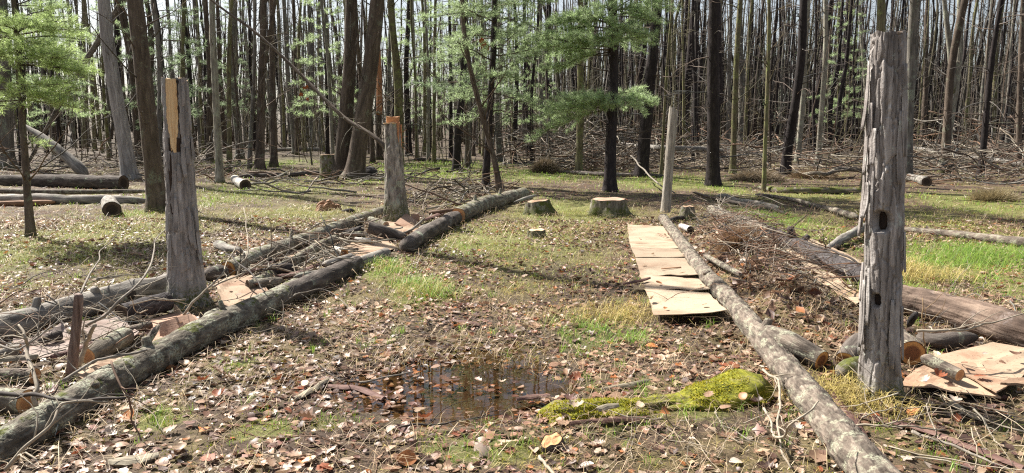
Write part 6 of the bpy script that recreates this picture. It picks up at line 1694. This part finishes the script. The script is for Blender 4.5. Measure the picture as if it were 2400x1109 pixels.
x, y = scatter_pts(9000, 2.7, 7, r_, gdens); x, y = tufted(x, y, r_, 7, .022); blades(g, x, y, .085, .0016, gcol(len(x), r_, GA, GB), .8, 1)
x, y = scatter_pts(14000, 7, 14, r_, gdens); x, y = tufted(x, y, r_, 5, .035); blades(g, x, y, .075, .0032, gcol(len(x), r_, GA, GB), 1.2, 2)
x, y = scatter_pts(26000, 14, 32, r_, gdens); x, y = tufted(x, y, r_, 3, .07); blades(g, x, y, .11, .007, gcol(len(x), r_, (.20, .36, .04), (.34, .45, .08)), .8, 3)
# sparse single tufts everywhere near
x, y = scatter_pts(420, 2.7, 9, r_, lambda x, y: dry(x, y) * np.clip(.5 + fbm(x/.9, y/.9, 0, 2, 5), 0, 1)); x, y = tufted(x, y, r_, 16, .018); blades(g, x, y, .10, .0018, gcol(len(x), r_, GA, GB), .9, 4)
# taller clumps by the left log and on the right bank
for (px, py, n_, rx, h_) in ((895, 622, 220, .14, .15), (930, 640, 160, .10, .13), (975, 672, 260, .14, .17), (1020, 690, 180, .10, .14), (1385, 775, 110, .09, .15), (1480, 800, 110, .09, .15), (2330, 620, 1000, .4, .18), (2260, 590, 900, .4, .15), (2390, 600, 900, .4, .16), (2200, 620, 250, .2, .14), (1840, 520, 300, .4, .2), (1760, 505, 250, .3, .2), (2110, 700, 250, .2, .25)):
    c = at(px, py); x = c[0] + r_.normal(0, rx, n_); y = c[1] + r_.normal(0, rx, n_); blades(g, x, y, h_, .0022, gcol(n_, r_, GC, GB), 1.7, px)
o = g.build('green_grass', M['grass'], None, True, 'stuff'); o['label'] = 'fresh green grass in patches over the clearing'; o['category'] = 'grass'
g = Geo(); r_ = np.random.default_rng(102)
OA, OB = (.38, .31, .08), (.48, .38, .15)
x, y = scatter_pts(20000, 2.7, 7.5, r_, odens); x, y = tufted(x, y, r_, 4, .03); blades(g, x, y, .06, .0014, gcol(len(x), r_, OA, OB), 1.7, 5)
x, y = scatter_pts(32000, 7, 14, r_, odens); x, y = tufted(x, y, r_, 4, .05); blades(g, x, y, .07, .003, gcol(len(x), r_, (.25, .30, .05), (.42, .36, .12)), 1.5, 6)
x, y = scatter_pts(32000, 14, 30, r_, odens); x, y = tufted(x, y, r_, 3, .09); blades(g, x, y, .08, .006, gcol(len(x), r_, (.23, .32, .05), (.40, .36, .12)), 1.4, 7)
# straw thrown over the right bed and its bank
x, y = scatter_pts(26000, 4.2, 14, r_, lambda x, y: bed_pile(x, y) * .8); blades(g, x, y, .14, .0022, gcol(len(x), r_, (.26, .165, .09), (.44, .32, .19)), 1.9, 8, .02)
for (px, py, n_, rx, h_) in ((2150, 660, 420, .25, .24), (2115, 640, 260, .15, .26), (2170, 650, 200, .3, .2), (1470, 740, 500, .3, .16), (1940, 935, 400, .15, .16), (2050, 950, 300, .16, .14), (1430, 745, 300, .2, .14), (905, 632, 200, .2, .13), (985, 685, 260, .2, .15)):
    c = at(px, py); x = c[0] + r_.normal(0, rx, n_); y = c[1] + r_.normal(0, rx * .7, n_); blades(g, x, y, h_, .0022, gcol(n_, r_, OA, OB), 1.5, px + 1)
for (d0, d1, n_, L_, w_) in ((2.7, 7, 13000, .11, .0017), (7, 14, 8000, .16, .003)):
    x, y = scatter_pts(n_, d0, d1, r_, lambda x, y: dry(x, y) * np.clip(.6 + .8 * fbm(x/.6, y/.6, 0, 2, 66), .05, 1))
    blades(g, x, y, L_, w_, gcol(len(x), r_, (.30, .20, .12), (.55, .44, .28), .4), 2.6, int(d0 * 7), .012)
o = g.build('dry_grass', M['straw'], None, True, 'stuff'); o['label'] = 'straw-coloured dry grass flattened over the clearing'; o['category'] = 'grass'
g = Geo(); r_ = np.random.default_rng(103)
mdens = lambda x, y: np.clip((blobs(MOSSY, x, y) + .10) * (.6 + 1.2 * fbm(x / .22, y / .22, 0, 3, 63)), 0, 1) * dry(x, y)
x, y = scatter_pts(110000, 2.7, 9, r_, mdens); x, y = tufted(x, y, r_, 3, .012); blades(g, x, y, .022, .0026, gcol(len(x), r_, (.36, .34, .04), (.22, .27, .03)), .6, 9)
o = g.build('ground_moss', M['tuft'], None, True, 'stuff'); o['label'] = 'low yellow-green moss patches on the ground'; o['category'] = 'moss'
for o in bpy.data.objects:
    if o.get('kind') == 'stuff' and o.parent is None and not o.get('label'):
        o['label'] = {'twig_tangle': 'tangle of thin bare twigs heaped over the ground', 'brush_heap': 'heap of curved grey sticks behind the middle stump', 'brush_pile': 'heaped grey brushwood along the edge of the woods', 'far_brush': 'low dark brush on the forest floor deep in the woods', 'scattered_sticks': 'small broken sticks strewn on the forest floor'}[o.name.split('.')[0]]
        o['category'] = 'brushwood'
    if o.get('kind') == 'structure':
        o['label'] = {'ground': 'leaf-strewn muddy forest floor of the clearing', 'puddle_water': 'shallow brown puddle reflecting sky and trunks'}[o.name]; o['category'] = {'ground': 'ground', 'puddle_water': 'water'}[o.name]
